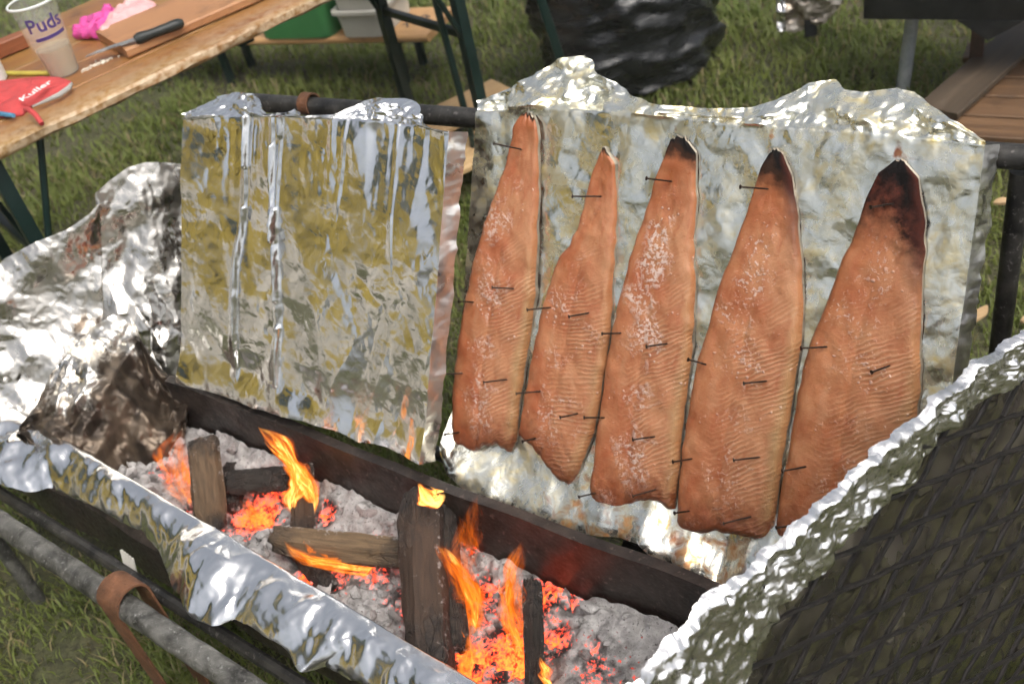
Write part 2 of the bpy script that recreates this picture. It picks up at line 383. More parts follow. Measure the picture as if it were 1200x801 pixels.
FISH = [
 dict(l=[(606, 137), (600, 150), (592, 190), (575, 235), (558, 290), (545, 345), (536, 400), (530, 450), (528, 500), (530, 520)],
      r=[(622, 139), (628, 150), (629, 190), (628, 240), (626, 290), (625, 345), (620, 385), (613, 430), (606, 480), (602, 512), (597, 526)],
      bow=[0, 3, 6, -2, -5, 6], char=.008, edge=0., white=.75, pale=.6, hue=0,
      nails=[(606, 174, 578, 168), (604, 338, 576, 337), (596, 444, 566, 448), (556, 354, 537, 353), (545, 437, 518, 438), (539, 506, 521, 509)],
      label='slim salmon fillet beside the gap between the two foil boards', drip=0),
 dict(l=[(701, 179), (697, 190), (686, 225), (678, 260), (668, 285), (655, 300), (645, 325), (636, 355), (628, 390), (618, 440), (610, 490), (606, 510)],
      r=[(708, 179), (719, 193), (721, 240), (719, 290), (716, 340), (714, 380), (708, 430), (700, 480), (690, 520), (678, 550), (666, 567)],
      bow=[0, -4, -1, 4, 5, 1], char=.012, edge=.0, white=.45, pale=.1, hue=.1,
      nails=[(699, 230, 670, 230), (646, 360, 617, 363), (692, 366, 666, 371), (635, 458, 604, 461), (678, 484, 656, 489), (708, 489, 684, 489), (629, 513, 612, 517)],
      label='short salmon fillet with a stepped narrow tail and slanting lower end', drip=0),
 dict(l=[(783, 165), (776, 185), (768, 205), (758, 235), (745, 275), (735, 310), (724, 350), (715, 395), (708, 430), (702, 480), (695, 530), (690, 570), (691, 588)],
      r=[(803, 167), (813, 180), (814, 230), (811, 280), (812, 330), (811, 380), (807, 430), (800, 480), (797, 520), (793, 560), (789, 596)],
      bow=[0, 5, 6, -8, -8, 2], char=.05, edge=.15, white=1.0, pale=.35, hue=.15,
      nails=[(782, 212, 757, 209), (730, 390, 705, 391), (784, 402, 757, 406), (769, 511, 741, 515), (699, 577, 678, 582), (769, 573, 741, 581)],
      label='salmon fillet thickly speckled with white protein down its middle', drip=1),
 dict(l=[(897, 180), (890, 195), (880, 230), (868, 265), (852, 305), (838, 345), (828, 385), (817, 420), (808, 460), (800, 510), (794, 560), (791, 600), (792, 617)],
      r=[(914, 181), (925, 206), (932, 240), (935, 280), (938, 320), (940, 355), (938, 400), (930, 450), (922, 500), (914, 550), (908, 590), (903, 628)],
      bow=[0, 5, -1, 1, 4, 2], char=.085, edge=.55, white=.3, pale=.55, hue=.3,
      nails=[(895, 221, 867, 219), (828, 427, 806, 421), (901, 446, 871, 449), (891, 535, 859, 539), (811, 537, 788, 541), (880, 605, 847, 613), (809, 598, 790, 601)],
      label='browned salmon fillet with a black tail tip and one dark edge', drip=1),
 dict(l=[(1042, 193), (1027, 203), (1010, 240), (1000, 275), (985, 305), (970, 345), (955, 385), (942, 420), (933, 465), (925, 515), (915, 565), (908, 615), (908, 632)],
      r=[(1062, 194), (1074, 210), (1082, 260), (1082, 300), (1078, 340), (1077, 400), (1077, 450), (1073, 495), (1066, 550), (1060, 600), (1054, 640)],
      bow=[0, 4, 3, 5, 4, 0], char=.20, edge=.9, white=.12, pale=.2, hue=.5,
      nails=[(1043, 239, 1020, 243), (970, 406, 938, 408), (1043, 428, 1021, 436), (946, 546, 916, 552), (938, 614, 909, 618)],
      label='widest salmon fillet with a deeply charred purple black tail', drip=1)]
def fish_stain(a, b, t, k):
    s = np.zeros_like(a)
    for f in FISH:
        if f['drip']:
            p = px_on_plane(np.array([[(f['l'][0][0] + f['r'][0][0]) / 2, (f['l'][0][1] + f['r'][0][1]) / 2]], float), PR, BN)[0]
            pa, pb_ = (p - PR) @ BS, (p - PR) @ BU
            ww = .005 + .25 * f['edge'] * .016
            s = np.maximum(s, np.exp(-((a - pa + .004) / ww) ** 2) * np.exp(-((b - pb_ - .014) / .026) ** 2) * (.55 + .5 * vnoise(a * 160, b * 160, 3)))
            s = np.maximum(s, .5 * f['edge'] * np.exp(-((a - pa) / .05) ** 2 - ((b - pb_) / .03) ** 2))
    s = np.maximum(s, .47 * (1 - smooth(-.02, .075 + .06 * t, b)) * smooth(.05, .3, t))
    return s
def right_extra(a, b, t, k):
    soft = vnoise(t * 7, k * 4, 18) * .007
    fold = np.zeros_like(a)
    for h0, sg in ((.74, 1), (.56, 1)): fold += .0022 * np.clip(1 - np.abs(k - h0 - .02 * t) / .02, 0, 1) * sg * (.3 + vnoise(t * 6, t * 0 + h0 * 9, 4))
    low = facet(t * 22, k * 9, 41) * .022 * (1 - smooth(.0, .16, k))
    curl = .045 * (1 - smooth(0, .17, k)) ** 1.5
    return soft + fold + low + curl
RB_bottom = [(530, 520), (540, 540), (560, 562), (590, 580), (625, 592), (650, 604), (690, 612), (730, 617), (765, 622), (785, 642), (815, 655), (850, 690), (880, 668), (905, 655), (1000, 665), (1070, 650), (1095, 600)]
RB_fold = [(558, 131), (640, 127), (740, 134), (860, 146), (960, 152), (1060, 160), (1154, 170)]
RB_top = [(560, 118), (585, 109), (612, 97), (640, 80), (662, 68), (688, 65), (700, 84), (716, 96), (735, 113), (770, 121), (820, 127), (880, 126), (910, 117), (932, 106), (948, 97), (975, 93), (992, 105), (1010, 108), (1050, 103), (1070, 108), (1090, 123), (1125, 143), (1154, 166)]
rb, rb_ext = foil_board('foil_board', PR, RB_bottom, RB_fold, RB_top, 270, 190, 48, m_foil_fish, 12, .0062, .055,
    'wide greasy foil covered board carrying five salmon fillets', right_extra, fish_stain, 45)

# ------------------------------------------------------------------ salmon fillets
def fish_mat(i, f):
    g = G('salmon_flesh'); uv = g.n('UVMap'); c = g.obj()
    sep = g.n('SeparateXYZ', None, Vector=uv); u, v = sep.outputs[0], sep.outputs[1]
    n1 = g.noise(c, 16, 4, .6); n2 = g.noise(c, 70, 4, .65); n3 = g.noise(c, 300, 3, .6)
    hue = f['hue']
    A = (.35 - .01 * hue, .090 + .018 * hue, .034 + .002 * hue); B = (.475, .198 + .016 * hue, .092 + .002 * hue)
    col = g.mix(g.mr(n1, .32, .68), A, B)
    # lengthwise streaks
    st = g.noise(g.map(uv, scale=(38, 2.2, 1)), 1., 4, .6); col = g.mix(g.mr(st, .45, .75, 0., .4), col, (.42, .18, .088))
    col = g.mix(g.mr(g.ma('ADD', u, g.ma('MULTIPLY', n1, .5)), .55, 1.2, 0., .55), col, (.45, .225, .118))
    # muscle segment lines: chevrons that sweep across the flank
    ph = g.ma('ADD', g.ma('MULTIPLY', v, 72.), g.ma('ADD', g.ma('MULTIPLY', g.ma('ABSOLUTE', g.ma('SUBTRACT', u, .30)), 9.), g.ma('MULTIPLY', n1, 3.5)))
    ln = g.ma('POWER', g.ma('ADD', g.ma('MULTIPLY', g.ma('SINE', g.ma('MULTIPLY', ph, 6.2832)), .5), .5), 1.6)
    lm = g.ma('MULTIPLY', g.ma('MULTIPLY', g.mr(v, .22, .55), g.mr(g.noise(c, 24, 3), .36, .60)), g.mr(u, .22, .55, .12, 1.))
    lf = g.ma('MULTIPLY', g.ma('MULTIPLY', ln, lm), .68); col = g.mix(lf, col, (.55, .31, .18))
    bl = g.noise(g.map(uv, scale=(5, 9, 1)), 1.3, 4, .65, .6); col = g.mix(g.mr(bl, .50, .72, 0., .5), col, (.30, .060, .020)); col = g.mix(g.mr(bl, .46, .28, 0., .4), col, (.50, .27, .15))
    # pale fat along the far edge
    pf = g.ma('MULTIPLY', g.mr(g.ma('ADD', u, g.ma('MULTIPLY', n1, .16)), .92, 1.02), g.mr(v, .30, .6)); col = g.mix(g.ma('MULTIPLY', pf, .35 + .6 * f['pale']), col, (.35, .23, .105))
    # white protein flecks
    wm = g.mr(g.ma('MULTIPLY', g.noise(c, 12, 4, .6, .6), g.mr(g.ma('ABSOLUTE', g.ma('SUBTRACT', u, .45)), .1, .5, 1.1, .8)), .50, .62)
    sp = g.mr(g.noise(c, 150, 4, .7, .3), .58 - .09 * f['white'], .63 - .08 * f['white'])
    sp2 = g.mr(g.vor(g.n('VectorMath', operation='ADD', i0=c, i1=g.n('VectorMath', operation='SCALE', i0=g.n('TexNoise', 1, Vector=c, Scale=60.), Scale=.012)), 110), .26, .12)
    wf = g.ma('MULTIPLY', g.ma('MAXIMUM', g.ma('MULTIPLY', sp, wm), g.ma('MULTIPLY', sp2, g.mr(g.noise(c, 26, 3), .56, .62, 0., .9))), g.mr(v, .12, .2)); wf = g.ma('MULTIPLY', wf, .62 + .36 * f['white'])
    col = g.mix(wf, col, (.66, .49, .42))
    # roasted rim, base and tail
    rim = g.mr(g.ma('ABSOLUTE', g.ma('SUBTRACT', u, .5)), .44, .505); col = g.mix(g.ma('MULTIPLY', rim, .55), col, (.30, .10, .03))
    bt = g.mr(g.ma('ADD', v, g.ma('MULTIPLY', g.ma('SUBTRACT', n2, .5), .14)), .90, .985); col = g.mix(g.ma('MULTIPLY', bt, .9), col, (.13, .030, .008))
    toast = g.mr(g.ma('ADD', v, g.ma('MULTIPLY', g.ma('SUBTRACT', n1, .5), .25)), .12 + 1.5 * f['char'], .02 + .6 * f['char']); col = g.mix(g.ma('MULTIPLY', toast, .7), col, (.30, .085, .025))
    ch = f['char']
    cv = g.ma('ADD', v, g.ma('MULTIPLY', g.ma('SUBTRACT', n2, .5), .5 * ch + .02)); cv = g.ma('SUBTRACT', cv, g.ma('MULTIPLY', g.mr(u, .45, 1.0), ch * .6))
    cm = g.mr(cv, ch * 1.15, ch * .55); col = g.mix(cm, col, g.mix(g.mr(n2, .4, .65), (.025, .012, .010), (.085, .026, .018)) if ch > .15 else (.035, .018, .012))
    tip = g.mr(cv, ch * .35, ch * .1); col = g.mix(tip, col, (.010, .009, .009))
    if f['edge'] > .3:
        ed = g.ma('MULTIPLY', g.mr(g.ma('ADD', u, g.ma('MULTIPLY', g.ma('SUBTRACT', n2, .5), .25)), .74, .98), g.mr(v, .42 * f['edge'] + .12, .10)); col = g.mix(ed, col, (.050, .016, .012))
    h = g.ma('ADD', g.ma('MULTIPLY', lf, .45), g.ma('ADD', g.ma('MULTIPLY', n3, .25), g.ma('ADD', g.ma('MULTIPLY', n2, .4), g.ma('MULTIPLY', wf, .8))))
    return g.pbr(Base_Color=col, Roughness=g.mr(cm, 0., 1., g.mr(n2, .3, .7, .24, .50), .95), Specular_IOR_Level=g.mr(cm, 0., 1., .5, .08), Normal=g.bump(h, .55, .004), Subsurface_Weight=.08, Subsurface_Radius=(.004, .0015, .0008), Subsurface_Scale=1.0)
m_skin = mat_plain('salmon_skin', (.22, .19, .15), .35, .2, .4, 60)
m_nail = mat_plain('nail_steel', (.035, .022, .016), .5, .7, .4, 80)
nail_me = None
for i, f in enumerate(FISH):
    nu, nv = 44, 150
    t = np.linspace(0, 1, nv); k = np.linspace(0, 1, nu)
    pl, pr_ = poly(f['l'], t), poly(f['r'], t)
    px = pl[None] * (1 - k)[:, None, None] + pr_[None] * k[:, None, None]
    bow = np.interp(k, np.linspace(0, 1, len(f['bow'])), f['bow'])
    wgt = smooth(.86, 1.0, t)
    px[..., 1] += bow[:, None] * wgt[None] + (vnoise(k * 14, k * 0 + i, 3) * 4)[:, None] * wgt[None]
    px[..., 1] += -(1 - (2 * k - 1) ** 2)[:, None] * 5 * (1 - smooth(0, .04, t))[None]
    px[..., 1] += (vnoise(k * 9, k * 0 + i * 5, 8) * 4)[:, None] * (1 - smooth(0, .05, t))[None]
    jag = vnoise(t * 30, t * 0 + i * 3, 2) * 2.0
    px[..., 0] += jag[None]
    base = px_on_plane(px, PR + BN * .013, BN) - BN * .013
    e = 1 - np.abs(2 * k - 1) ** 9
    th = (.0055 + .0095 * smooth(0, .55, t))[None] * np.sqrt(np.clip(e, 0, 1))[:, None] * np.sqrt(np.clip(smooth(0, .03, t) * (1 - smooth(.985, 1.0, t) * .75), 0, 1))[None]
    a = (base - PR) @ BS; b = (base - PR) @ BU
    sag = -.0018 * np.exp(-((k - .44) / .03) ** 2)[:, None] * smooth(.25, .5, t)[None]
    th = th + .0065 + vnoise(a * 55, b * 40, 30 + i) * .0035 + vnoise(a * 140, b * 110, 40 + i) * .0012 + sag
    top = base + BN * th[..., None]
    org = base[nu // 2, -1]
    root = empty('salmon_fillet', org, f['label'] + ', nailed on foil', 'fish fillet', 'salmon fillets nailed to the foil board')
    KU = np.repeat(k, nv); TV = np.tile(t, nu)
    # closed rim: one extra ring pushed to the board
    obj('flesh', top, grid_faces(nu, nv)[:, ::-1].copy(), fish_mat(i, f), root, uv=np.stack([KU, TV], -1))
    rimi = [(0, j) for j in range(nv)] + [(q, nv - 1) for q in range(1, nu)] + [(nu - 1, j) for j in range(nv - 2, -1, -1)] + [(q, 0) for q in range(nu - 2, 0, -1)]
    up_ = np.array([top[q] for q in rimi]); dn_ = np.array([base[q] + BN * .001 for q in rimi]); m = len(rimi)
    cen = up_.mean(0); out = up_ - cen; dn_ = dn_ + (np.array([nrm(o) for o in out]) * .0015)
    Fm = [(q, (q + 1) % m, m + (q + 1) % m, m + q) for q in range(m)]
    obj('skin', np.concatenate([up_, dn_]), Fm, m_skin, root)
    for q, (ex, ey, hx, hy) in enumerate(f['nails']):
        pe = onplane(ex, ey, PR + BN * .0195, BN); ph = onplane(hx, hy, PR + BN * .046, BN)
        d = ph - pe; L = float(np.linalg.norm(d)); d = d / L
        if nail_me is None:
            mb = MB(); mb.lathe((0, 0, 0), [(0.0001, -.012), (.0012, -.008), (.0013, .046), (.0013, .0475), (.0030, .048), (.0031, .0495), (.0001, .0500)], 10)
            o = mb.build('nail', m_nail, None, origin=(0, 0, 0)); nail_me = o.data
        else:
            o = bpy.data.objects.new('nail', nail_me); sc.collection.objects.link(o)
        o.parent = root; o.matrix_local = Matrix.Translation(Vector(pe - org)) @ Vector(d).to_track_quat('Z', 'Y').to_matrix().to_4x4() @ Matrix.Diagonal((1, 1, L / .05, 1))

# ------------------------------------------------------------------ steel frame that carries the boards
def rail_pt(x, y, P0, off): return onplane(x, y, P0 - BN * off, BN)
ra = rail_pt(355, 124, PL, .098); rb_ = rail_pt(1182, 183, PR, .055); rd = nrm(rb_ - ra)
A0, A1 = ra - rd * .14, rb_ + rd * .30
frame = empty('steel_frame', (A0 + A1) / 2 * np.array([1, 1, 0]), 'sooty black pipe rack the foil boards lean against', 'frame')
MB().tube([A0 + (A1 - A0) * k for k in np.linspace(0, 1, 9)], .0165, 16).build('top_rail', m_rail, frame)
bk = rail_pt(362, 122, PL, .098)
def band(p, d, r, wd, th, mat, parent, name, a0=-20, a1=250, up=ZZ):
    side = nrm(np.cross(d, up)); V = []; F = []; n = 22
    for i in range(n + 1):
        an = R(a0 + (a1 - a0) * i / n); rdv = side * math.cos(an) + up * math.sin(an)
        for rr, ww in ((r, -wd), (r, wd), (r + th, wd), (r + th, -wd)): V.append(p + rdv * rr + d * ww)
    for i in range(n):
        for k in range(4): F.append((i * 4 + k, i * 4 + (k + 1) % 4, i * 4 + 4 + (k + 1) % 4, i * 4 + 4 + k))
    F += [(3, 2, 1, 0), (n * 4, n * 4 + 1, n * 4 + 2, n * 4 + 3)]
    return obj(name, V, F, mat, parent, sharp=35)
band(bk, rd, .0175, .011, .003, m_rust, frame, 'pipe_clamp', -30, 240)
for p in (A0 + rd * .02, onplane(1198, 190, rb_, nrm(rb_ * np.array([1, 1, 0])))):
    MB().tube([p - ZZ * .012, np.array([p[0], p[1], 0])], .0135, 14).build('post', m_rail, frame)
B0, B1 = atz(516, 532, .272), atz(772, 640, .272); bd = nrm(B1 - B0)
B0 = B0 - bd * .95; B1 = B1 + bd * .30
MB().tube([B0 + (B1 - B0) * k for k in np.linspace(0, 1, 6)], .013, 14).build('lower_bar', m_rail, frame)
for p in (B0 + bd * .04, B1 - bd * .04):
    MB().tube([p, np.array([p[0], p[1], 0])], .012, 12).build('post', m_rail, frame)
# bracket plate under the lower bar, behind the trough
bp = atz(745, 640, .25)
V = [bp + bd * x + ZZ * z + DQ * y for y in (-.004, .004) for x, z in ((-.045, -.06), (.055, -.06), (.035, .012), (-.012, .03))]
obj('bracket', V, [(0, 1, 2, 3), (7, 6, 5, 4), (0, 4, 5, 1), (1, 5, 6, 2), (2, 6, 7, 3), (3, 7, 4, 0)], m_black, frame, smooth=False)

# ------------------------------------------------------------------ fire trough
ZR = .35
BK0, BK1 = atz(215, 455, ZR), atz(840, 697, ZR); td = nrm(BK1 - BK0)
BK0 = BK0 - td * .06; BK1 = BK1 + td * .10; tq = np.array([-td[1], td[0], 0])
FR0, FR1 = W(-1.80, .535, ZR - .012), W(-.45, .505, ZR - .012); fd = nrm(FR1 - FR0); fq = np.array([-fd[1], fd[0], 0])
trough = empty('fire_trough', (BK0 + FR1) / 2 * np.array([1, 1, 0]), 'long rusty dark steel trough holding the burning logs', 'fire trough')
def wall(p0, p1, th, z0, z1, name, mat, lip=0, side=1):
    d = nrm(p1 - p0); n = np.array([-d[1], d[0], 0]) * side; L = np.linalg.norm(p1 - p0); seg = 60; V = []; F = []
    prof = [(0, z0), (0, z1), (th + lip, z1), (th + lip, z1 - .008), (th, z1 - .008), (th, z0)]
    for i in range(seg + 1):
        x = i / seg; p = p0 + d * L * x; wob = .003 * math.sin(x * 9) + .0015 * math.sin(x * 31)
        for o, z in prof: V.append(np.array([p[0], p[1], 0]) + n * (o + wob) + ZZ * (z + .0012 * math.sin(x * 23 + o * 50)))
    m = len(prof)
    for i in range(seg):
        for k in range(m): F.append((i * m + k, i * m + (k + 1) % m, i * m + m + (k + 1) % m, i * m + m + k))
    F += [tuple(range(m - 1, -1, -1)), tuple(seg * m + k for k in range(m))]
    return obj(name, V, F, mat, trough, sharp=35)
wall(BK0, BK1, .006, .12, ZR, 'back_wall', m_steel_dark, .012)
wall(FR0, FR1, .006, .12, ZR - .02, 'front_wall', m_steel_dark, .012, -1)
e0, e1 = BK0, FR0; wall(e1, e0, .005, .12, ZR - .10, 'end_wall', m_steel_dark)
wall(BK1, FR1, .005, .12, ZR - .03, 'end_wall', m_steel_dark)
V = [np.array([p[0], p[1], z]) for z in (.118, .124) for p in (FR0, FR1, BK1, BK0)]
obj('floor_plate', V, [(3, 2, 1, 0), (4, 5, 6, 7), (0, 1, 5, 4), (1, 2, 6, 5), (2, 3, 7, 6), (3, 0, 4, 7)], m_steel_dark, trough, smooth=False)
for p in (BK0 + td * .12 - tq * .02, BK1 - td * .12 - tq * .02, FR0 + fd * .12 + fq * .02, FR1 - fd * .12 + fq * .02):
    MB().box(p * np.array([1, 1, 0]) + ZZ * .058, (td, tq, ZZ), (.014, .014, .06), .002).build('leg', m_steel_dark, trough)

# ash and embers
g = G('ash'); c = g.obj(); gl = g.attr('glow')
n1 = g.noise(c, 40, 5, .65); n2 = g.noise(c, 160, 4, .65); vr = g.vor(g.map(c), 95)
ac = g.mix(g.mr(n1, .3, .7), (.17, .16, .155), (.52, .505, .495)); ac = g.mix(g.mr(n2, .57, .68), ac, (.06, .05, .05)); ac = g.mix(g.ma('MULTIPLY', g.mr(gl, -.2, .5), g.mr(n1, .58, .42)), ac, (.025, .018, .016))
ht = g.ma('ADD', gl, g.ma('ADD', g.ma('MULTIPLY', g.ma('SUBTRACT', n2, .5), 2.2), g.ma('MULTIPLY', g.ma('SUBTRACT', n1, .5), 2.0)))
hf = g.mr(ht, .50, 1.15)
ec = g.mix(g.mr(ht, .6, 1.5), (1., .03, .008), (1., .16, .02))
ac = g.mix(hf, ac, (.03, .012, .008))
m_ash = g.pbr(Base_Color=ac, Roughness=.95, Normal=g.bump(g.ma('ADD', n2, n1), .6, .006), Emission_Color=ec, Emission_Strength=g.ma('MULTIPLY', hf, 2.1))
ash = empty('ember_bed', (trough.location[0], trough.location[1], .124)); tag(ash, 'bed of grey ash and glowing orange embers in the trough', 'embers')
nu, nv = 420, 90
ks = np.linspace(0, 1, nu)[:, None]; kv = np.linspace(0, 1, nv)[None]
pf = FR0[None] + (FR1 - FR0)[None] * ks + fq * .004; pb = BK0[None] + (BK1 - BK0)[None] * ks - tq * .004
P = pf[:, None] * (1 - kv[..., None]) + pb[:, None] * kv[..., None]
x, y = P[..., 0], P[..., 1]
hh = .198 + .05 * (vnoise(x * 9, y * 9, 2)) + .045 * (np.abs(vnoise(x * 28, y * 28, 4))) + .020 * np.abs(vnoise(x * 60, y * 60, 6)) + .006 * vnoise(x * 150, y * 150, 7)
hh += .02 * (np.abs(kv * 2 - 1)) ** 2 * np.ones_like(ks)
# where the coals glow, by places in the bed
glow = np.full_like(x, -.35)
for (gx_, gy_, r_, s_) in [(300, 600, .055, .95), (330, 570, .06, .75), (385, 600, .03, .8), (430, 660, .06, .7), (365, 680, .05, .8), (570, 700, .05, .9), (600, 760, .06, .95), (555, 770, .05, .9), (640, 700, .05, 1.0), (655, 750, .04, .8), (700, 775, .05, .55), (560, 640, .04, .5), (190, 560, .05, .6), (240, 600, .06, .8), (480, 700, .05, .6)]:
    p = atz(gx_, gy_, .215); glow = np.maximum(glow, -.35 + (s_ + .25) * np.exp(-((x - p[0]) ** 2 + (y - p[1]) ** 2) / r_ ** 2))
low = np.clip((.225 - hh) * 14, -.5, .5); glow += low * (glow > -.2)
P[..., 2] = hh
obj('ash_layer', P, grid_faces(nu, nv), m_ash, ash, attrs={'glow': glow})
# loose coals lying in the ash
rg = np.random.RandomState(8); Vs = []; Fs = []; gs = []
ico = bmesh.new(); bmesh.ops.create_icosphere(ico, subdivisions=1, radius=1); iv = np.array([v.co[:] for v in ico.verts]); ifc = np.array([[v.index for v in f.verts] for f in ico.faces]); ico.free()
nb = 0
for q in range(420):
    a_, b_ = rg.rand(), rg.uniform(.04, .96); ii, jj = int(a_ * (nu - 1)), int(b_ * (nv - 1)); p = P[ii, jj]
    r = .005 + .020 * rg.rand() ** 2.6
    sc3 = np.array([1, rg.uniform(.45, 1), rg.uniform(.35, .8)]) * r; Q = np.linalg.qr(rg.randn(3, 3))[0]
    nz = rg.uniform(.55, 1.15, len(iv))
    Vs.append((iv * nz[:, None] * sc3) @ Q + p + ZZ * r * .25); Fs.append(ifc + nb); nb += len(iv)
    gs.append(np.full(len(iv), glow[ii, jj] - .28 + .3 * rg.rand() - .15) - iv[:, 2] * .1)
cl = obj('coals', np.concatenate(Vs), np.concatenate(Fs), m_ash, ash, smooth=False, attrs={'glow': np.concatenate(gs)}); cl['kind'] = 'stuff'

# ------------------------------------------------------------------ logs
def log_mat(name, pale, char):
    g = G(name); uv = g.n('UVMap'); c = g.obj(); sep = g.n('SeparateXYZ', None, Vector=uv); v = sep.outputs[1]
    gr = g.noise(g.map(uv, scale=(14, 2.2, 1)), 1.5, 6, .65, .6); n1 = g.noise(c, 18, 5, .65); n2 = g.noise(c, 90, 4, .7)
    pale = tuple(x * q for x, q in zip(pale, (.50, .43, .36))); col = g.mix(g.mr(gr, .3, .7), tuple(x * .4 for x in pale), pale)
    e = g.ma('ABSOLUTE', g.ma('SUBTRACT', v, .5)); ea = g.ma('ADD', g.ma('ADD', e, g.attr('under')), g.ma('MULTIPLY', g.ma('SUBTRACT', n1, .5), .8))
    cf = g.mr(ea, .46 - char * .45, .74 - char * .45)
    chc = g.mix(g.mr(n2, .4, .7), (.011, .009, .008), (.05, .036, .028))
    col = g.mix(cf, col, chc)
    asf = g.mr(g.ma('ADD', n2, g.ma('MULTIPLY', g.attr('edge'), .3)), .68, .84); col = g.mix(g.ma('MULTIPLY', asf, .8), col, (.42, .40, .39))
    hot = g.ma('MULTIPLY', g.mr(g.ma('ADD', g.attr('under'), g.ma('MULTIPLY', n2, .5)), .66, .9), 1.4)
    vv = g.vor(g.map(uv, scale=(16, 9, 1)), 1., 'DISTANCE_TO_EDGE')
    h = g.ma('ADD', g.ma('MULTIPLY', gr, .7), g.ma('ADD', g.ma('MULTIPLY', n2, .4), g.ma('MULTIPLY', g.mr(vv, 0., .09), g.ma('MULTIPLY', cf, .8))))
    return g.pbr(Base_Color=col, Roughness=.8, Normal=g.bump(h, .7, .006), Emission_Color=(1, .10, .02), Emission_Strength=hot)
def log(name_label, p0, p1, w_, h_, seed, pale, char, face=None, bark=False):
    rg = np.random.RandomState(seed); p0 = np.array(p0); p1 = np.array(p1); d = nrm(p1 - p0); L = np.linalg.norm(p1 - p0)
    toc = nrm(CAM - (p0 + p1) / 2) if face is None else nrm(face); a = nrm(np.cross(d, toc)); b = np.cross(a, d)    # b faces up / viewer
    if b @ toc < 0: b = -b
    # split-log section: flat face towards b, rounded bark side behind
    sec = [(-1, .55), (-.6, .85), (0, 1.0), (.55, .82), (1, .5), (.95, -.2), (.55, -.8), (-.1, -1), (-.7, -.75), (-1.02, -.1)] if not bark else [(math.cos(q * .6283), math.sin(q * .6283)) for q in range(10)]
    sec = np.array(sec); sec = sec[:, :] * (1 + .10 * rg.uniform(-1, 1, (10, 1)))
    # subdivide section
    m = 30; idx = np.linspace(0, 10, m, endpoint=False); sx = np.interp(idx, range(11), np.r_[sec[:, 0], sec[0, 0]]); sy = np.interp(idx, range(11), np.r_[sec[:, 1], sec[0, 1]])
    seg = 40; V = []; U = []; un = []; ed = []
    for i in range(seg + 1):
        t = i / seg; k = 1 - .10 * max(0, 1 - t * 18) - .10 * max(0, 1 - (1 - t) * 18)
        bend = .05 * w_ * math.sin(t * 3.1 + seed); tw = .12 * math.sin(t * 2 + seed)
        for j in range(m):
            nz = 1 + .10 * float(vnoise(np.array(j * .45 + seed), np.array(t * 4.), seed)) + .20 * float(facet(np.array(j * .55), np.array(t * 6.), seed))
            X, Y = sx[j] * k * nz, sy[j] * k * nz; X, Y = X * math.cos(tw) - Y * math.sin(tw), X * math.sin(tw) + Y * math.cos(tw)
            te = t * L + (.012 * float(vnoise(np.array(j * .7), np.array(seed * 1.), 3)) if i in (0, seg) else 0)
            V.append(p0 + d * te + a * (X * w_ / 2 + bend) + b * Y * h_ / 2); U.append((j / m, t)); un.append(max(0, -sy[j]) * .55); ed.append(abs(sx[j]) ** 4 * .5 + (.5 if i in (0, seg) else 0))
    F = []
    for i in range(seg):
        for j in range(m): F.append((i * m + j, i * m + (j + 1) % m, (i + 1) * m + (j + 1) % m, (i + 1) * m + j))
    V.append(p0 - d * .004); V.append(p1 + d * .004); U += [(0, 0), (0, 1)]; un += [.1, .1]; ed += [.5, .5]; q = (seg + 1) * m
    for j in range(m): F += [(q, (j + 1) % m, j), (q + 1, seg * m + j, seg * m + (j + 1) % m)]
    o = obj('log', V, F, log_mat('log_wood', pale, char), None, uv=U, attrs={'under': un, 'edge': ed}, sharp=40)
    return tag(o, name_label, 'log', 'logs burning in the fire trough')
ZA = .215
log('split log leaning upright beside the scorched foil screen', atz(250, 622, .225), atz(236, 515, .345), .056, .055, 11, (.26, .185, .115), .50, face=(.35, -.8, .6))
log('short black charred log lying behind the leaning split log', atz(268, 566, .255), atz(338, 558, .255), .046, .042, 5, (.05, .045, .04), .9)
log('dark log stump pointing at the back wall under the tall flame', atz(356, 628, .225), atz(352, 548, .265), .042, .04, 17, (.13, .085, .055), .55)
log('pale grained split log lying lengthwise across the embers', atz(322, 632, .262), atz(485, 650, .262), .050, .042, 6, (.36, .27, .17), .42)
log('small blackened log end poking out under the pale split log', atz(345, 640, .215), atz(385, 690, .215), .040, .036, 9, (.10, .06, .04), .8)
log('thick dark brown log sloping up over the back wall, flame on top', atz(505, 790, .25), atz(497, 582, .325), .078, .075, 21, (.13, .085, .06), .66, face=(-.35, -.75, .65))
log('charred flank of a half burnt log against the thick brown log', atz(540, 760, .235), atz(521, 592, .30), .034, .04, 23, (.06, .045, .035), .9)
log('thin black charcoal stick standing among the brightest embers', atz(626, 815, .235), atz(625, 682, .27), .030, .03, 14, (.04, .035, .03), .95)
log('short thick smouldering log tucked behind the leaning split log', atz(268, 596, .215), atz(275, 548, .225), .05, .04, 31, (.06, .05, .04), .8)

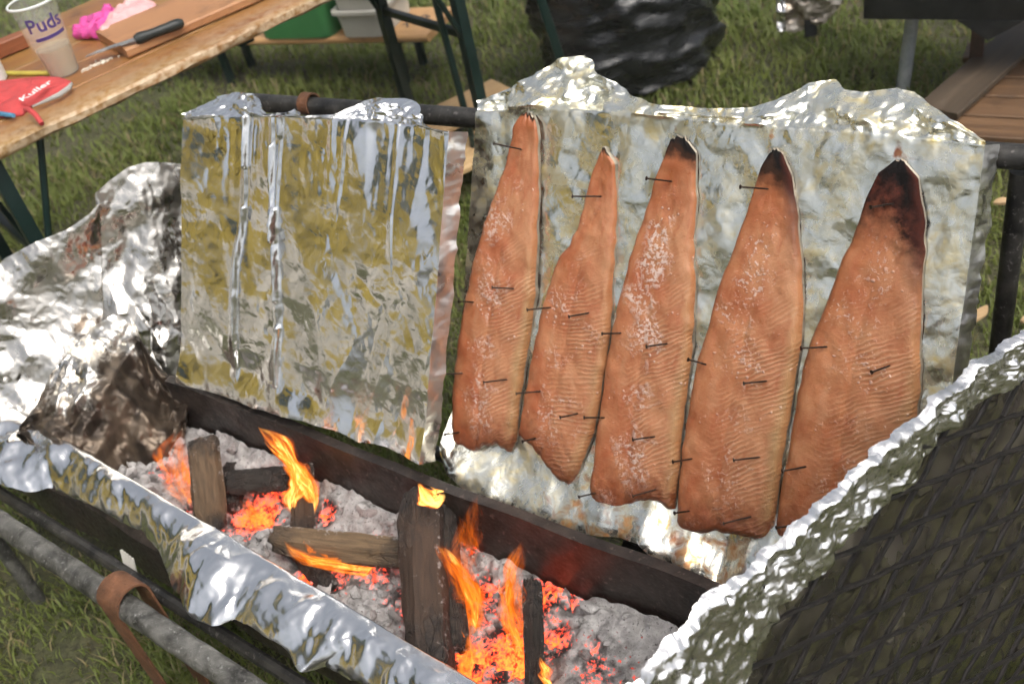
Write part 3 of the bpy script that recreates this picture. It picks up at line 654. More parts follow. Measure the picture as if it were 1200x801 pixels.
# ------------------------------------------------------------------ flames
g = G('flame'); co = g.attr('core'); fd_ = g.attr('fade'); uv = g.n('UVMap')
st = g.noise(g.map(uv, scale=(2.6, .55, 1)), 2.4, 4, .6, 1.1)
cr = g.ma('ADD', co, g.ma('MULTIPLY', g.ma('SUBTRACT', st, .5), 2.3))
ec = g.mix(g.mr(cr, .2, .8), (1., .10, .007), (1., .24, .018)); ec = g.mix(g.mr(cr, .85, 1.25), ec, (1., .62, .16))
em = g.n('Emission', Color=ec, Strength=g.mr(cr, .2, 1.2, .6, 1.7))
al = g.ma('MULTIPLY', g.mr(cr, .20, 1.7), fd_)
g.t.links.new(g.n('MixShader', Fac=al, i1=g.n('BsdfTransparent'), i2=em), g.out.inputs[0]); m_flame = g.m
def flame(label, depth_px, depth_z, path, width, fade=.9, core=1.0, seed=0):
    base = atz(*depth_px, depth_z); n = nrm((CAM - base) * np.array([1, 1, 0])); nT = 60; nR = 18; rg = np.random.RandomState(seed)
    p = np.array(path, float); dd = np.r_[0, np.cumsum(np.linalg.norm(np.diff(p, axis=0), axis=1))]; Lp = dd[-1]; dd /= dd[-1]
    width = [x_ * 1.12 for x_ in width]; sc_ = np.linalg.norm(CAM - base) / FPX; root = None
    strands = [(0, 1, 0., 1.0, 1.0)] + [(rg.uniform(0, .35), rg.uniform(.6, .95), rg.uniform(-.45, .45), rg.uniform(.25, .5), .9) for _ in range(4)]
    for si, (ta, tb, off, wf, ff) in enumerate(strands):
        t = np.linspace(ta, tb, nT); cx = np.interp(t, dd, p[:, 0]); cy = np.interp(t, dd, p[:, 1]); ww = np.interp(t, dd, width) * wf
        tl = np.linspace(0, 1, nT)
        for _ in range(5):
            for ar in (cx, cy, ww): ar[1:-1] = (ar[:-2] + ar[1:-1] * 2 + ar[2:]) / 4
        if si: ww = ww * np.sin(np.clip(tl * .9 + .1, 0, 1) * math.pi) ** .7 + .3
        amp_ = np.interp(t, dd, width)
        cx = cx + off * amp_ * (.5 + tl) + (1.5 + 1.5 * bool(si)) * np.sin(tl * 9 + seed + si * 2); cy = cy + .8 * np.sin(tl * 7 + si)
        ctr = np.array([onplane(cx[i], cy[i], base, n) for i in range(nT)])
        V = []; U = []; C = []; Fd = []
        for i in range(nT):
            tg = nrm(ctr[min(i + 1, nT - 1)] - ctr[max(i - 1, 0)]); s2 = nrm(np.cross(tg, n)); hw = max(ww[i], .4) * sc_ / 2 * (1 + .18 * math.sin(tl[i] * 17 + seed * 2 + si))
            wob = .6 * math.sin(tl[i] * 6 + seed + si) * hw + .004 * si * (1 if si % 2 else -1)
            for k in range(nR):
                th = 2 * math.pi * k / nR; c_ = math.cos(th)
                V.append(ctr[i] + s2 * c_ * hw + n * (math.sin(th) * hw * .30 + wob))
                U.append((c_ * .5 * wf + seed + si * .7, tl[i] * Lp / 40 + seed * 1.7)); C.append((.25 + .75 * (1 - abs(c_) ** 2.2)) * core * (1 - abs(c_) ** 8) * (1.15 - .35 * tl[i])); Fd.append(fade * ff * min(1, (1 - tl[i]) * 4 + .02) * min(1, tl[i] * 4 + .05))
        F = [(i * nR + k, i * nR + (k + 1) % nR, (i + 1) * nR + (k + 1) % nR, (i + 1) * nR + k) for i in range(nT - 1) for k in range(nR)]
        if root is None:
            root = empty('flame', base, label, 'flame', 'flames over the logs and embers')
        fb = obj('body' if si == 0 else 'tongue', V, F, m_flame, root if si == 0 else fb, uv=U, attrs={'core': C, 'fade': Fd})
    return root
flame('tall curling flame bending over the dark stump near the back wall', (362, 600), .22, [(358, 612), (366, 585), (362, 568), (345, 545), (330, 522), (318, 508), (303, 500)], [7, 15, 20, 17, 18, 12, 2], .95, 1.0, 1)
flame('hooked flame licking down the middle of the dark stump', (350, 605), .225, [(345, 604), (341, 590), (350, 572), (354, 560), (344, 545), (334, 534), (326, 530)], [4, 15, 17, 24, 16, 9, 1], .9, .95, 2)
flame('low ragged flame running under the pale split log', (400, 668), .235, [(470, 672), (440, 668), (415, 666), (390, 660), (365, 655), (345, 645), (333, 632)], [6, 8, 12, 16, 16, 11, 1], .9, .9, 3)
flame('small flame tongue standing up from the low ragged flame', (370, 662), .235, [(385, 662), (372, 654), (362, 645), (358, 634)], [4, 14, 9, 1], .8, .7, 8)
flame('broad orange flame between the scorched foil and the leaning log', (215, 590), .22, [(228, 598), (212, 575), (203, 552), (205, 530), (212, 512), (214, 502)], [10, 38, 40, 26, 16, 2], .72, .55, 4)
flame('bright small flame burning on the top end of the thick log', (505, 592), .375, [(524, 582), (515, 584), (505, 585), (498, 579), (494, 572), (488, 566)], [8, 17, 20, 15, 9, 1], 1.0, 1.25, 5)
flame('long wavy flame rising along the charred flank of the thick log', (550, 720), .235, [(549, 790), (547, 760), (553, 730), (556, 705), (545, 680), (528, 662), (515, 648), (508, 636)], [8, 16, 24, 20, 26, 22, 14, 2], .8, .7, 6)
flame('slim tall flame beside the thin charcoal stick', (600, 745), .235, [(610, 775), (604, 750), (596, 725), (593, 700), (599, 672), (607, 645), (612, 632)], [6, 14, 18, 14, 14, 20, 2], .75, .65, 7)
flame('short bright flame at the foot of the thin charcoal stick', (638, 800), .235, [(644, 812), (641, 796), (637, 782), (634, 768)], [8, 14, 12, 1], .95, 1.0, 9)
flame('faint wisp of flame behind the top of the thick log', (552, 650), .24, [(548, 668), (553, 640), (550, 615), (556, 592), (560, 578)], [10, 20, 24, 16, 2], .35, .45, 10)
flame('wide pale orange flame veiling the right side of the thick log', (560, 700), .24, [(556, 742), (560, 715), (552, 690), (540, 665), (535, 640), (541, 618), (548, 600)], [12, 26, 34, 32, 24, 14, 2], .5, .5, 21)
flame('tall thin flame rising behind the thin charcoal stick', (612, 730), .23, [(618, 760), (611, 730), (603, 700), (604, 670), (611, 650), (609, 634)], [8, 16, 20, 16, 12, 2], .6, .6, 22)
flame('small flame lapping the glowing coals beside the leaning log', (300, 600), .22, [(318, 622), (306, 612), (296, 600), (290, 588), (292, 578)], [8, 16, 14, 9, 1], .55, .55, 23)
flame('low red flame lapping the ember heap below the thick log', (575, 760), .22, [(548, 800), (545, 780), (552, 762), (548, 742)], [14, 20, 14, 2], .8, .75, 12)

# ------------------------------------------------------------------ scorched foil screen at the far end of the trough
def plane_sheet(top, bot, nu, nv, P0, n, seed, amp, size, disp=None, push=None):
    t = np.linspace(0, 1, nu); k = np.linspace(0, 1, nv); a_, b_ = poly(top, t), poly(bot, t)
    px = b_[:, None] * (1 - k)[None, :, None] + a_[:, None] * k[None, :, None]
    S = px_on_plane(px, P0, n); side = nrm(np.cross(n, ZZ)); u = (S - P0) @ side; v = (S - P0) @ np.cross(side, n) if False else S[..., 2]
    d = crumple(u, v, seed, size, 4, .55) * amp
    if disp is not None: d = d + disp(u, v, t[:, None] + 0 * u, k[None] + 0 * u)
    return S + n * d[..., None], px, t[:, None] + 0 * u, k[None] + 0 * u
nL = nrm(DS * .86 * math.cos(R(23)) - DQ * .50 * math.cos(R(23)) + ZZ * math.sin(R(23)))
def end_disp(u, v, t, k):
    return vnoise(t * 5, k * 4, 6) * .05 + vnoise(t * 9, k * 7, 16) * .016 + facet(t * 18 + k * 6, k * 7, 9) * .05 * np.exp(-((t - .66) / .14) ** 2) * (1 - smooth(.35, .7, k)) + .05 * np.exp(-((t - .62) / .16) ** 2) * (1 - smooth(.2, .6, k))
S, px, tt, kk = plane_sheet([(-75, 352), (-40, 330), (0, 306), (40, 284), (80, 268), (106, 250), (118, 236), (112, 226), (128, 212), (150, 196), (170, 190), (192, 190), (216, 192), (262, 200)],
    [(-75, 440), (-40, 462), (0, 487), (40, 512), (90, 540), (130, 556), (160, 552), (185, 535), (205, 510), (220, 480), (262, 470)], 230, 150, W(-1.87, .86, .45), nL, 5, .012, .10, end_disp)
bx, by = px[..., 0], px[..., 1]
burn = 1.0 * np.exp(-(((bx - 150) / 52) ** 2 + ((by - 470) / 75) ** 2) ** 1.4) + .8 * np.exp(-(((bx - 95) / 45) ** 2 + ((by - 440) / 40) ** 2) ** 1.5) + .55 * smooth(505, 560, by)
burn *= .95
burn = np.clip(.7 * np.exp(-(((bx - 110) / 40) ** 2 + ((by - 395) / 35) ** 2) ** 1.4), 0, 1)
screen = empty('foil_windscreen', W(-1.95, .8, .2), 'crumpled foil screen with a scorched brown fold at trough end', 'foil screen')
obj('foil_sheet', S, grid_faces(230, 150)[:, ::-1].copy(), m_foil_end, screen, attrs={'burn': burn})
# scorched fold hanging down into the trough
nB = nrm(DS * .75 - DQ * .35 + ZZ * .55)
def fold_disp(u, v, t, k):
    return facet(t * 7 + k * 3, k * 2.2, 9) * .075 + facet(t * 15 - k * 4, k * 5, 4) * .030 + vnoise(t * 4, k * 3, 2) * .04 + .03 * np.sin(k * math.pi)
S, px, tt, kk = plane_sheet([(22, 500), (45, 470), (62, 436), (85, 405), (108, 382), (132, 368), (150, 366), (160, 384), (168, 404), (185, 428), (204, 446), (226, 452)],
    [(22, 508), (40, 528), (70, 545), (100, 560), (130, 572), (160, 574), (185, 566), (205, 545), (216, 512), (226, 470)], 120, 100, W(-1.76, .70, .30), nB, 7, .020, .06, fold_disp)
bx, by = px[..., 0], px[..., 1]
burn = .35 + .6 * smooth(385, 440, by) - .75 * np.exp(-((bx - 100) / 20) ** 2 - ((by - 440) / 40) ** 2) - .5 * smooth(120, 60, bx) * smooth(500, 440, by)
obj('scorched_fold', S, grid_faces(120, 100)[:, ::-1].copy(), m_foil_end, screen, attrs={'burn': burn})

# ------------------------------------------------------------------ foil folded over the front rim
t = np.linspace(0, 1, 300); nv = 64
inner = poly([(-60, 437), (0, 470), (280, 635), (560, 800), (640, 847)], t)
outer = poly([(-60, 555), (0, 568), (30, 572), (60, 566), (90, 585), (130, 605), (165, 622), (186, 648), (205, 690), (222, 722), (250, 735), (275, 728), (300, 742), (340, 768), (352, 788), (380, 782), (420, 800), (470, 830), (540, 890)], t)
k = np.linspace(0, 1, nv)
zin, zout = ZR + .004, ZR - .035
Wi = np.stack([atz(p[0], p[1], zin) for p in inner]); Wo = np.stack([atz(p[0], p[1], zout) for p in outer])
inn = Wi + fq * .012 - ZZ * .045                      # the part tucked inside the trough
kk = k[None, :, None]
SA = Wi[:, None] * (1 - kk) + Wo[:, None] * kk
SA[..., 2] += (.016 * np.sin(np.clip(k, 0, 1) * math.pi) ** .8)[None]
k3 = np.linspace(0, 1, 12)[:-1][None, :, None]
SI = inn[:, None] * (1 - k3) + Wi[:, None] * k3
S = np.concatenate([SI, SA], 1); nvv = S.shape[1]
u = S @ fd; v = S @ fq
am = np.r_[np.full(11, .25), .25 + .75 * smooth(.02, .4, k)]
S[..., 2] += (crumple(u, v * .7, 8, .075, 4, .42) * .022 + vnoise(u * 7, v * 12, 5) * .012 * (.3 + am[None])) * am[None]
S += fq[None, None] * (crumple(u, v, 4, .05, 3, .5) * .006 * am[None])[..., None]
front = empty('foil_rim_wrap', W(-1.2, .48, .30), 'pale bluish foil folded over the front rim of the trough', 'foil wrap')
obj('foil_sheet', S, grid_faces(300, nvv), m_foil_front, front)
# rusty sheet under the foil
V = []; F = []; n = 60
for i in range(n):
    q = i / (n - 1); p = W(-2.0 + 1.45 * q, .49, 0)
    for o, z in ((0.0, .318), (-.018, .300), (-.028, .21), (-.025, .208), (-.014, .296), (.004, .312)): V.append(p + DQ * (o + .004 * math.sin(q * 30)) + ZZ * z)
for i in range(n - 1):
    for j in range(6): F.append((i * 6 + j, i * 6 + (j + 1) % 6, i * 6 + 6 + (j + 1) % 6, i * 6 + 6 + j))
F += [(5, 4, 3, 2, 1, 0), tuple((n - 1) * 6 + j for j in range(6))]
obj('apron_sheet', V, F, m_steel_dark, trough, sharp=35)

# front pipe with its rusty hook
f0, f1 = atz(0, 612, .315), atz(300, 812, .315); fpd = nrm(f1 - f0)
F0, F1 = f0 - fpd * .28, f1 + fpd * .22
fp = empty('front_pipe', (F0 + F1) / 2 * np.array([1, 1, 0]), 'weathered grey pipe running along the front of the trough', 'pipe')
MB().tube([F0 + (F1 - F0) * q for q in np.linspace(0, 1, 40)], [.0205 + .0008 * math.sin(i * 2.3) for i in range(40)], 20, jit=.015).build('pipe', m_rail_grey, fp)
hp = atz(146, 698, .318); hs = nrm(np.cross(fpd, ZZ))
hook = empty('pipe_hook', hp * np.array([1, 1, 0]), 'bent rusty steel band hooked over the grey front pipe', 'hook')
band(hp, fpd, .029, .029, .004, m_rust, hook, 'hook_band', 0, 180)
toward = hs if hs @ (CAM - hp) > 0 else -hs
for sg, z1 in ((1, .0), (-1, .0)):
    c_ = hp + toward * sg * .031; V = []
    MB().box((c_[0], c_[1], (hp[2] + z1) / 2), (fpd, toward, ZZ), (.0285, .002, (hp[2] - z1) / 2 + .001), .001).build('upright', m_rust, hook)
for p in (F0 + fpd * .15, F1 - fpd * .1):
    MB().tube([p - ZZ * .01, np.array([p[0], p[1], 0])], .014, 12).build('post', m_rail_grey, fp)
# second sooty bar between pipe and trough
s0, s1 = W(-1.95, .43, .25), W(-.75, .42, .25)
MB().tube([s0 + (s1 - s0) * q for q in np.linspace(0, 1, 8)], .012, 10).build('lower_bar', m_rail, trough)
# small white ribbed strip below the rim
o = MB()
c0 = atz(150, 655, .27); wv = nrm(fd * .9 - ZZ * .2); hv = nrm(-ZZ + fq * -.25); V = []; F = []
for i in range(22):
    for j in range(6): V.append(c0 + wv * (i * .0018 - .02) + hv * (j * .014 - .01) + nrm(np.cross(wv, hv)) * (.0035 if (i // 2) % 2 else 0))
F = [(i * 6 + j, i * 6 + 6 + j, i * 6 + 7 + j, i * 6 + 1 + j) for i in range(21) for j in range(5)]
tag(obj('ribbed_strip', V, F, mat_plain('ribbed_white', (.62, .6, .55), .6, 0, .1), smooth=False), 'white ribbed strip under the foil rim', 'card')

# ------------------------------------------------------------------ wire grate with foil at the near end of the trough
gA, gB = atz(740, 801, .70), atz(1200, 395, .73); ge = nrm(gB - gA); gn = nrm(np.cross(ge, ZZ)); gn = gn if gn @ (CAM - gA) > 0 else -gn
gn = nrm(gn + ZZ * .12); gu = nrm(np.cross(gn, ge)); gu = gu if gu[2] > 0 else -gu
grate = empty('wire_grate', (gA + gB) / 2 * np.array([1, 1, 0]), 'dark wire grate with foil folded over its edge, standing at trough end', 'grate')
top = [(650, 885), (700, 838), (740, 800), (770, 775), (800, 745), (830, 706), (860, 682), (885, 665), (910, 640), (935, 610), (960, 592), (985, 572), (1010, 545), (1035, 520), (1055, 505), (1080, 490), (1100, 465), (1130, 450), (1150, 425), (1175, 415), (1200, 392), (1260, 345), (1330, 290)]
bot = [(800, 1000), (840, 900), (880, 830), (905, 790), (915, 760), (922, 722), (940, 700), (965, 690), (985, 680), (995, 645), (1020, 620), (1050, 600), (1075, 590), (1090, 560), (1100, 525), (1130, 505), (1160, 480), (1200, 462), (1260, 420), (1330, 370)]
nu, nv = 300, 70
t = np.linspace(0, 1, nu); k = np.linspace(.28, 1, nv)
px = poly(bot, t)[:, None] * (1 - k)[None, :, None] + poly(top, t)[:, None] * k[None, :, None]
S = px_on_plane(px, gA + gn * .006, gn); u = S @ ge; v = S @ gu
S += gn[None, None] * (crumple(u, v, 14, .035, 4, .55) * .014 + np.abs(vnoise(u * 34, v * 34, 3)) * .008 + .003)[..., None]
S[:, -8:] += -gn * (np.linspace(0, 1, 8) ** 2 * .012)[None, :, None]
obj('foil_edge_fold', S, grid_faces(nu, nv), m_foil_grate, grate)
# foil sheet on the fire side of the mesh
a0, a1 = (onplane(700, 838, gA, gn) - gA) @ ge, (onplane(1330, 290, gA, gn) - gA) @ ge
nu, nv = 160, 90
uu, vv = np.meshgrid(np.linspace(a0, a1, nu), np.linspace(-.71, .0, nv), indexing='ij')
S = gA + ge * uu[..., None] + gu * vv[..., None] - gn * (.020 + .013 * (.6 + crumple(uu, vv, 19, .06, 4)))[..., None]
Tp = px_on_plane(poly(top, np.linspace(0, 1, nu)), gA, gn)
S[..., :, :] = S
topv = np.interp(uu[:, 0], (Tp - gA) @ ge, (Tp - gA) @ gu)
S += gu[None, None] * ((topv[:, None] - .035) * smooth(-.71, 0, vv))[..., None]
obj('foil_backing', S, grid_faces(nu, nv), mat_foil('foil_sooty', .24, .3, 60, base=(.47, .42, .42)), grate)
def seg_on(x0, y0, x1, y1): return onplane(x0, y0, gA, gn), onplane(x1, y1, gA, gn)
wa0, wa1 = seg_on(930, 757, 1180, 640); wb0, wb1 = seg_on(955, 800, 1110, 505)
da, db = nrm(wa1 - wa0), nrm(wb1 - wb0)
m_wire = mat_metal('sooty_wire', (.006, .0055, .005), (.018, .015, .013), .45, .3, 60)
def clip_wire(p, d):
    ts = [tq_ for tq_ in np.linspace(-1.2, 1.2, 481) for q in [p + d * tq_]
          if a0 + .05 < (q - gA) @ ge < a1 and -.69 < (q - gA) @ gu < np.interp((q - gA) @ ge, uu[:, 0], topv) - .012]
    return (p + d * min(ts), p + d * max(ts)) if len(ts) > 12 else None
pitch_a = .051; perp_a = np.cross(gn, da); perp_b = np.cross(gn, db)
for fam, (p, d, pp, off) in enumerate(((wa0, da, perp_a, .003), (wb0, db, perp_b, -.001))):
    for i in range(-26, 27):
        s = clip_wire(p + pp * i * pitch_a, d)
        if s is None: continue
        nn = max(4, int(np.linalg.norm(s[1] - s[0]) / .012)); pts = [s[0] + (s[1] - s[0]) * q + gn * (off + .0012 * math.sin(q * nn * .9 + i * 3.1)) for q in np.linspace(0, 1, nn)]
        MB().tube(pts, [.0027 + .0010 * abs(math.sin(q * 1.7 + i)) for q in range(nn)], 6).build('wire', m_wire, grate)
MB().tube([gA + ge * x + gu * (float(np.interp(x, uu[:, 0], topv)) - .02) - gn * .004 for x in np.linspace(a0 + .02, a1, 20)], .005, 8).build('rim_rod', m_wire, grate)
for x in (a0 + .12, a1 - .1):
    p = gA + ge * x - gn * .01; q_ = p - gu * (p[2] / gu[2]); MB().tube([p - gu * .02, q_], .006, 8).build('leg', m_wire, grate)

# ------------------------------------------------------------------ beer table on the left
TZ = .76
tO = np.array([-.919, 2.103, 0]); tu = nrm([.84, .543, 0]); tv = np.array([-tu[1], tu[0], 0])
table = empty('beer_table', tO + tu * .75 + tv * .34, 'orange varnished wooden folding table with dark green legs', 'table')
m_tw = mat_wood('varnished_planks', (.19, .075, .023), (.31, .140, .042), (.30, .180, .045), .42, (2.5, 55, 1))
def plank(name, c0, ax, half, mat, parent, worn=0, bev=.004, seed=0, group=None):
    """board with lengthwise UVs in metres; worn edge attribute on the side facing -ax[1]"""
    n = 40; V = []; U = []; Wn = []; F = []; rgp = np.random.RandomState(seed)
    y, z = half[1], half[2]; b = min(bev, z * .8)
    sec = [(-y, -z + b), (-y, z - b), (-y + b * .4, z - b * .35), (-y + b, z), (y - b, z), (y - b * .4, z - b * .35), (y, z - b), (y, -z + b), (y - b, -z), (-y + b, -z)]; m = len(sec)
    for i in range(n + 1):
        x = -half[0] + 2 * half[0] * i / n
        for j, (a_, c_) in enumerate(sec):
            nz = worn * .003 * rgp.uniform(-1, 1) if j in (0, 1, 2, 9) else 0
            V.append(c0 + ax[0] * x + ax[1] * (a_ + nz) + ax[2] * (c_ + nz * .5)); U.append((x + 1.7 * seed, a_ + c_ * .7 + seed)); Wn.append(worn if j in (0, 1, 2) else (worn * .5 if j == 3 else 0))
    for i in range(n):
        for j in range(m): F.append((i * m + j, i * m + (j + 1) % m, (i + 1) * m + (j + 1) % m, (i + 1) * m + j))
    F += [tuple(range(m - 1, -1, -1)), tuple(n * m + j for j in range(m))]
    return obj(name, V, F, mat, parent, uv=U, attrs={'worn': Wn}, sharp=30)
pw = .135
for i in range(5):
    plank('plank', tO + tu * .60 + tv * (pw * (i + .5)) + ZZ * (TZ - .0125), (tu, tv, ZZ), (.98, pw / 2 - .0012, .0125), m_tw, table, .9 if i == 0 else 0, .006 if i == 0 else .002, seed=i + 1)
for x in (-.18, .60, 1.40): MB().box(tO + tu * x + tv * .34 + ZZ * (TZ - .033), (tu, tv, ZZ), (.02, .31, .008), .002).build('crossbar', m_green_steel, table)
for x0, sg, vs in ((-.02, 1, (.055, .62)), (1.225, -1, (.065, .46))):
    for v_ in vs:
        b0 = tO + tu * x0 + tv * v_
        MB().box(b0 + ZZ * .36, (tu, tv, ZZ), (.016, .015, .36), .003).build('leg', m_green_steel, table)
        MB().tube([b0 + tu * .01 * sg + ZZ * .47, b0 + tu * .115 * sg + ZZ * .735], .008, 8).build('brace', m_green_steel, table)
    vm, vh = (vs[0] + vs[1]) / 2, (vs[1] - vs[0]) / 2
    for z_ in (.10, .47): MB().box(tO + tu * x0 + tv * vm + ZZ * z_, (tu, tv, ZZ), (.010, vh - .012, .010), .002).build('stretcher', m_green_steel, table)
MB().tube([tO - tu * .02 + tv * .07 + ZZ * .45, tO - tu * .02 + tv * .6 + ZZ * .70], .008, 8).build('brace', m_green_steel, table)
MB().tube([tO + tu * 1.19 + tv * .095 + ZZ * .12, tO + tu * 1.18 + tv * .105 + ZZ * .735], .010, 8).build('brace', m_green_steel, table)

def text_mesh(body, size, shear=0.0):
    cu = bpy.data.curves.new('txt', 'FONT'); cu.body = body; cu.size = size; cu.shear = shear; cu.align_x = 'CENTER'; cu.resolution_u = 3; cu.offset = size * .018
    to = bpy.data.objects.new('txt', cu); sc.collection.objects.link(to)
    dg = bpy.context.evaluated_depsgraph_get(); me = bpy.data.meshes.new_from_object(to.evaluated_get(dg))
    bm = bmesh.new(); bm.from_mesh(me); bmesh.ops.triangulate(bm, faces=bm.faces[:])
    for _ in range(2):
        bmesh.ops.subdivide_edges(bm, edges=[e for e in bm.edges if e.calc_length() > size * .18], cuts=1); bmesh.ops.triangulate(bm, faces=bm.faces[:])
    bm.verts.index_update(); V = np.array([v.co[:] for v in bm.verts]); F = [[v.index for v in f.verts] for f in bm.faces]; bm.free()
    bpy.data.objects.remove(to); bpy.data.curves.remove(cu); bpy.data.meshes.remove(me); return V, F

# plastic cup
cp = atz(77, 86, TZ); H_, r0, r1 = .172, .034, .051
cup = empty('plastic_cup', cp, 'clear plastic cup half full of cloudy drink with purple lettering', 'cup')
g = G('clear_plastic'); m_clear = g.pbr(Base_Color=(.86, .86, .84), Roughness=.12, Alpha=.07, Specular_IOR_Level=.8)
g = G('cloudy_drink'); m_drink = g.pbr(Base_Color=(.46, .36, .22), Roughness=.15, Alpha=.55)
prof = [(.0, 0.001), (r0 - .002, .001), (r0, .003), (r1, H_ - .003), (r1 + .003, H_ - .002), (r1 + .003, H_), (r1 - .0012, H_), (r1 - .0012, H_ - .004), (r0 - .0012, .004), (0, .004)]
cwall = MB().lathe(cp, prof, 48).build('cup_wall', m_clear, cup)
MB().lathe(cp, [(r1 - .001, H_ - .002), (r1 + .0035, H_ - .003), (r1 + .004, H_), (r1 + .001, H_ + .002), (r1 - .001, H_ - .001)], 48).build('rim', mat_plain('frosted_plastic', (.7, .72, .70), .25, 0, .05), cwall)
hl = .066; rl = r0 + (r1 - r0) * hl / H_ - .002
MB().lathe(cp, [(0, .005), (r0 - .002, .005), (rl, hl), (rl * .97, hl - .0008), (0, hl - .001)], 48).build('drink', m_drink, cup)
toC = math.atan2(-cp[1], -cp[0])
def wrap_cup(V, z0):
    out = []
    for x_, y_, _ in V:
        z = z0 + y_; r = r0 + (r1 - r0) * z / H_ + .0007; th = toC + .12 + x_ / r; out.append(cp + np.array([math.cos(th) * r, math.sin(th) * r, z]))
    return out
m_purple = mat_plain('purple_print', (.075, .045, .22), .5, 0, .1)
V, F = text_mesh('Puds', .044); obj('lettering', wrap_cup(V, .116), F, m_purple, cwall)
V = [(x_, -.012 + s_ + .05 * x_, 0) for x_ in np.linspace(-.034, .040, 20) for s_ in (0, .0075)]
obj('underline', wrap_cup(V, .108), [(2 * i, 2 * i + 2, 2 * i + 3, 2 * i + 1) for i in range(19)], m_purple, cwall)

# red oven cloth pouch
def soft_sheet(name, pxs, z, thick, mat, seed, parent=None, amp=.006, n=60):
    """closed cushion from an outline traced on the table top"""
    P_ = np.array([atz(x_, y_, z) for x_, y_ in pxs]); c_ = P_.mean(0); m = 96
    d_ = np.r_[0, np.cumsum(np.linalg.norm(np.diff(np.r_[P_, P_[:1]], axis=0), axis=1))]; d_ /= d_[-1]; tt_ = np.linspace(0, 1, m, endpoint=False)
    ring = np.stack([np.interp(tt_, d_, np.r_[P_[:, q], P_[0, q]]) for q in range(3)], -1); nr = 18; V = []; F = []
    for up in (1, 0):
        for i in range(nr + 1):
            k_ = i / nr; q = c_ + (ring - c_) * (1 - k_); hgt = thick * (1 - (1 - k_) ** 2.6) ** .55
            z_ = z + .002 + (hgt * .85 + crumple(q[:, 0], q[:, 1], seed, .04, 3) * amp * 2 * min(1, k_ * 4) + thick * .15 if up else 0 * hgt)
            V += [np.array([q[j, 0], q[j, 1], (z_[j] if up else z + .001)]) for j in range(m)]
    o_ = (nr + 1) * m
    for i in range(nr):
        for j in range(m):
            F.append((i * m + j, i * m + (j + 1) % m, (i + 1) * m + (j + 1) % m, (i + 1) * m + j)); F.append((o_ + (i + 1) * m + j, o_ + (i + 1) * m + (j + 1) % m, o_ + i * m + (j + 1) % m, o_ + i * m + j))
    for j in range(m): F.append((o_ + j, o_ + (j + 1) % m, (j + 1) % m, j))
    return obj(name, V, F, mat, parent)
m_red = mat_plain('red_cloth', (.46, .055, .055), .85, 0, .2, 30, .5)
mo = atz(30, 112, TZ)
mitt = empty('red_pouch', mo, 'red cloth pouch with white lettering lying beside the plastic cup', 'pouch')
pcl = soft_sheet('cloth', [(-40, 104), (0, 98), (40, 94), (70, 93), (84, 97), (85, 103), (70, 112), (52, 120), (36, 126), (28, 136), (16, 138), (0, 139), (-40, 142)], TZ, .018, m_red, 3, mitt, .007)
mb = MB(); s0 = [atz(x_, y_, TZ + .02) for x_, y_ in ((30, 128), (36, 131), (42, 135), (46, 139))]
mb.tube([s0[0], s0[1] + ZZ * .004, s0[2], s0[3] - ZZ * .012], [.006, .006, .006, .005], 8).build('hanging_loop', m_red, pcl)
mb = MB(); mb.tube([atz(x_, y_, TZ + .014) for x_, y_ in ((84, 98), (80, 104), (68, 112), (52, 119), (38, 125))], [.003, .006, .006, .004, .002], 8).build('lining', mat_plain('grey_lining', (.30, .29, .27), .9), pcl)
mb = MB(); mb.tube([atz(x_, y_, TZ + .012) for x_, y_ in ((-40, 128), (-5, 133), (16, 135.5))], [.006, .006, .005], 8).build('blue_trim', mat_plain('blue_trim', (.07, .22, .36), .8), pcl)
V, F = text_mesh('Kuller', .034, .3)
la, lb2 = atz(22, 121, TZ + .026), atz(60, 97, TZ + .026); lx = nrm(lb2 - la); ly = nrm(np.cross(ZZ, lx)); lc = (la + lb2) / 2
obj('lettering', [lc + lx * v_[0] * 1.05 + ly * (v_[1] - .010) + ZZ * .0035 for v_ in V], F, mat_plain('white_print', (.75, .72, .70), .7, 0, .05), pcl)

# white jug edge at the frame, yellow stick, brown block
jp = atz(-12, 98, TZ)
jug = empty('white_container', jp, 'white plastic container beside the red pouch', 'container')
MB().lathe(jp, [(0, .001), (.040, .001), (.043, .004), (.046, .07), (.044, .125), (.030, .150), (.020, .155), (.020, .175), (0, .176)], 36).build('body', mat_plain('white_plastic', (.72, .71, .68), .4, 0, .06), jug)
ya, yb = atz(2, 86, TZ + .005), atz(58, 86, TZ + .005)
tag(MB().tube([ya, (ya + yb) / 2, yb], .0055, 10).build('yellow_stick', mat_plain('yellow_stick', (.50, .42, .07), .5)), 'thin yellow stick lying behind the cup on the table', 'stick')
wa, wb = atz(-6, 60, TZ + .02), atz(28, 46, TZ + .02); wd_ = nrm(wb - wa)
plank('wooden_block', (wa + wb) / 2, (wd_, nrm(np.cross(ZZ, wd_)), ZZ), (np.linalg.norm(wb - wa) / 2, .018, .018), mat_wood('red_wood', (.20, .06, .02), (.30, .10, .04), None, .5), None, 0, .003, 5)
tag(bpy.data.objects['wooden_block'], 'reddish brown wooden block lying behind the plastic cup', 'block')

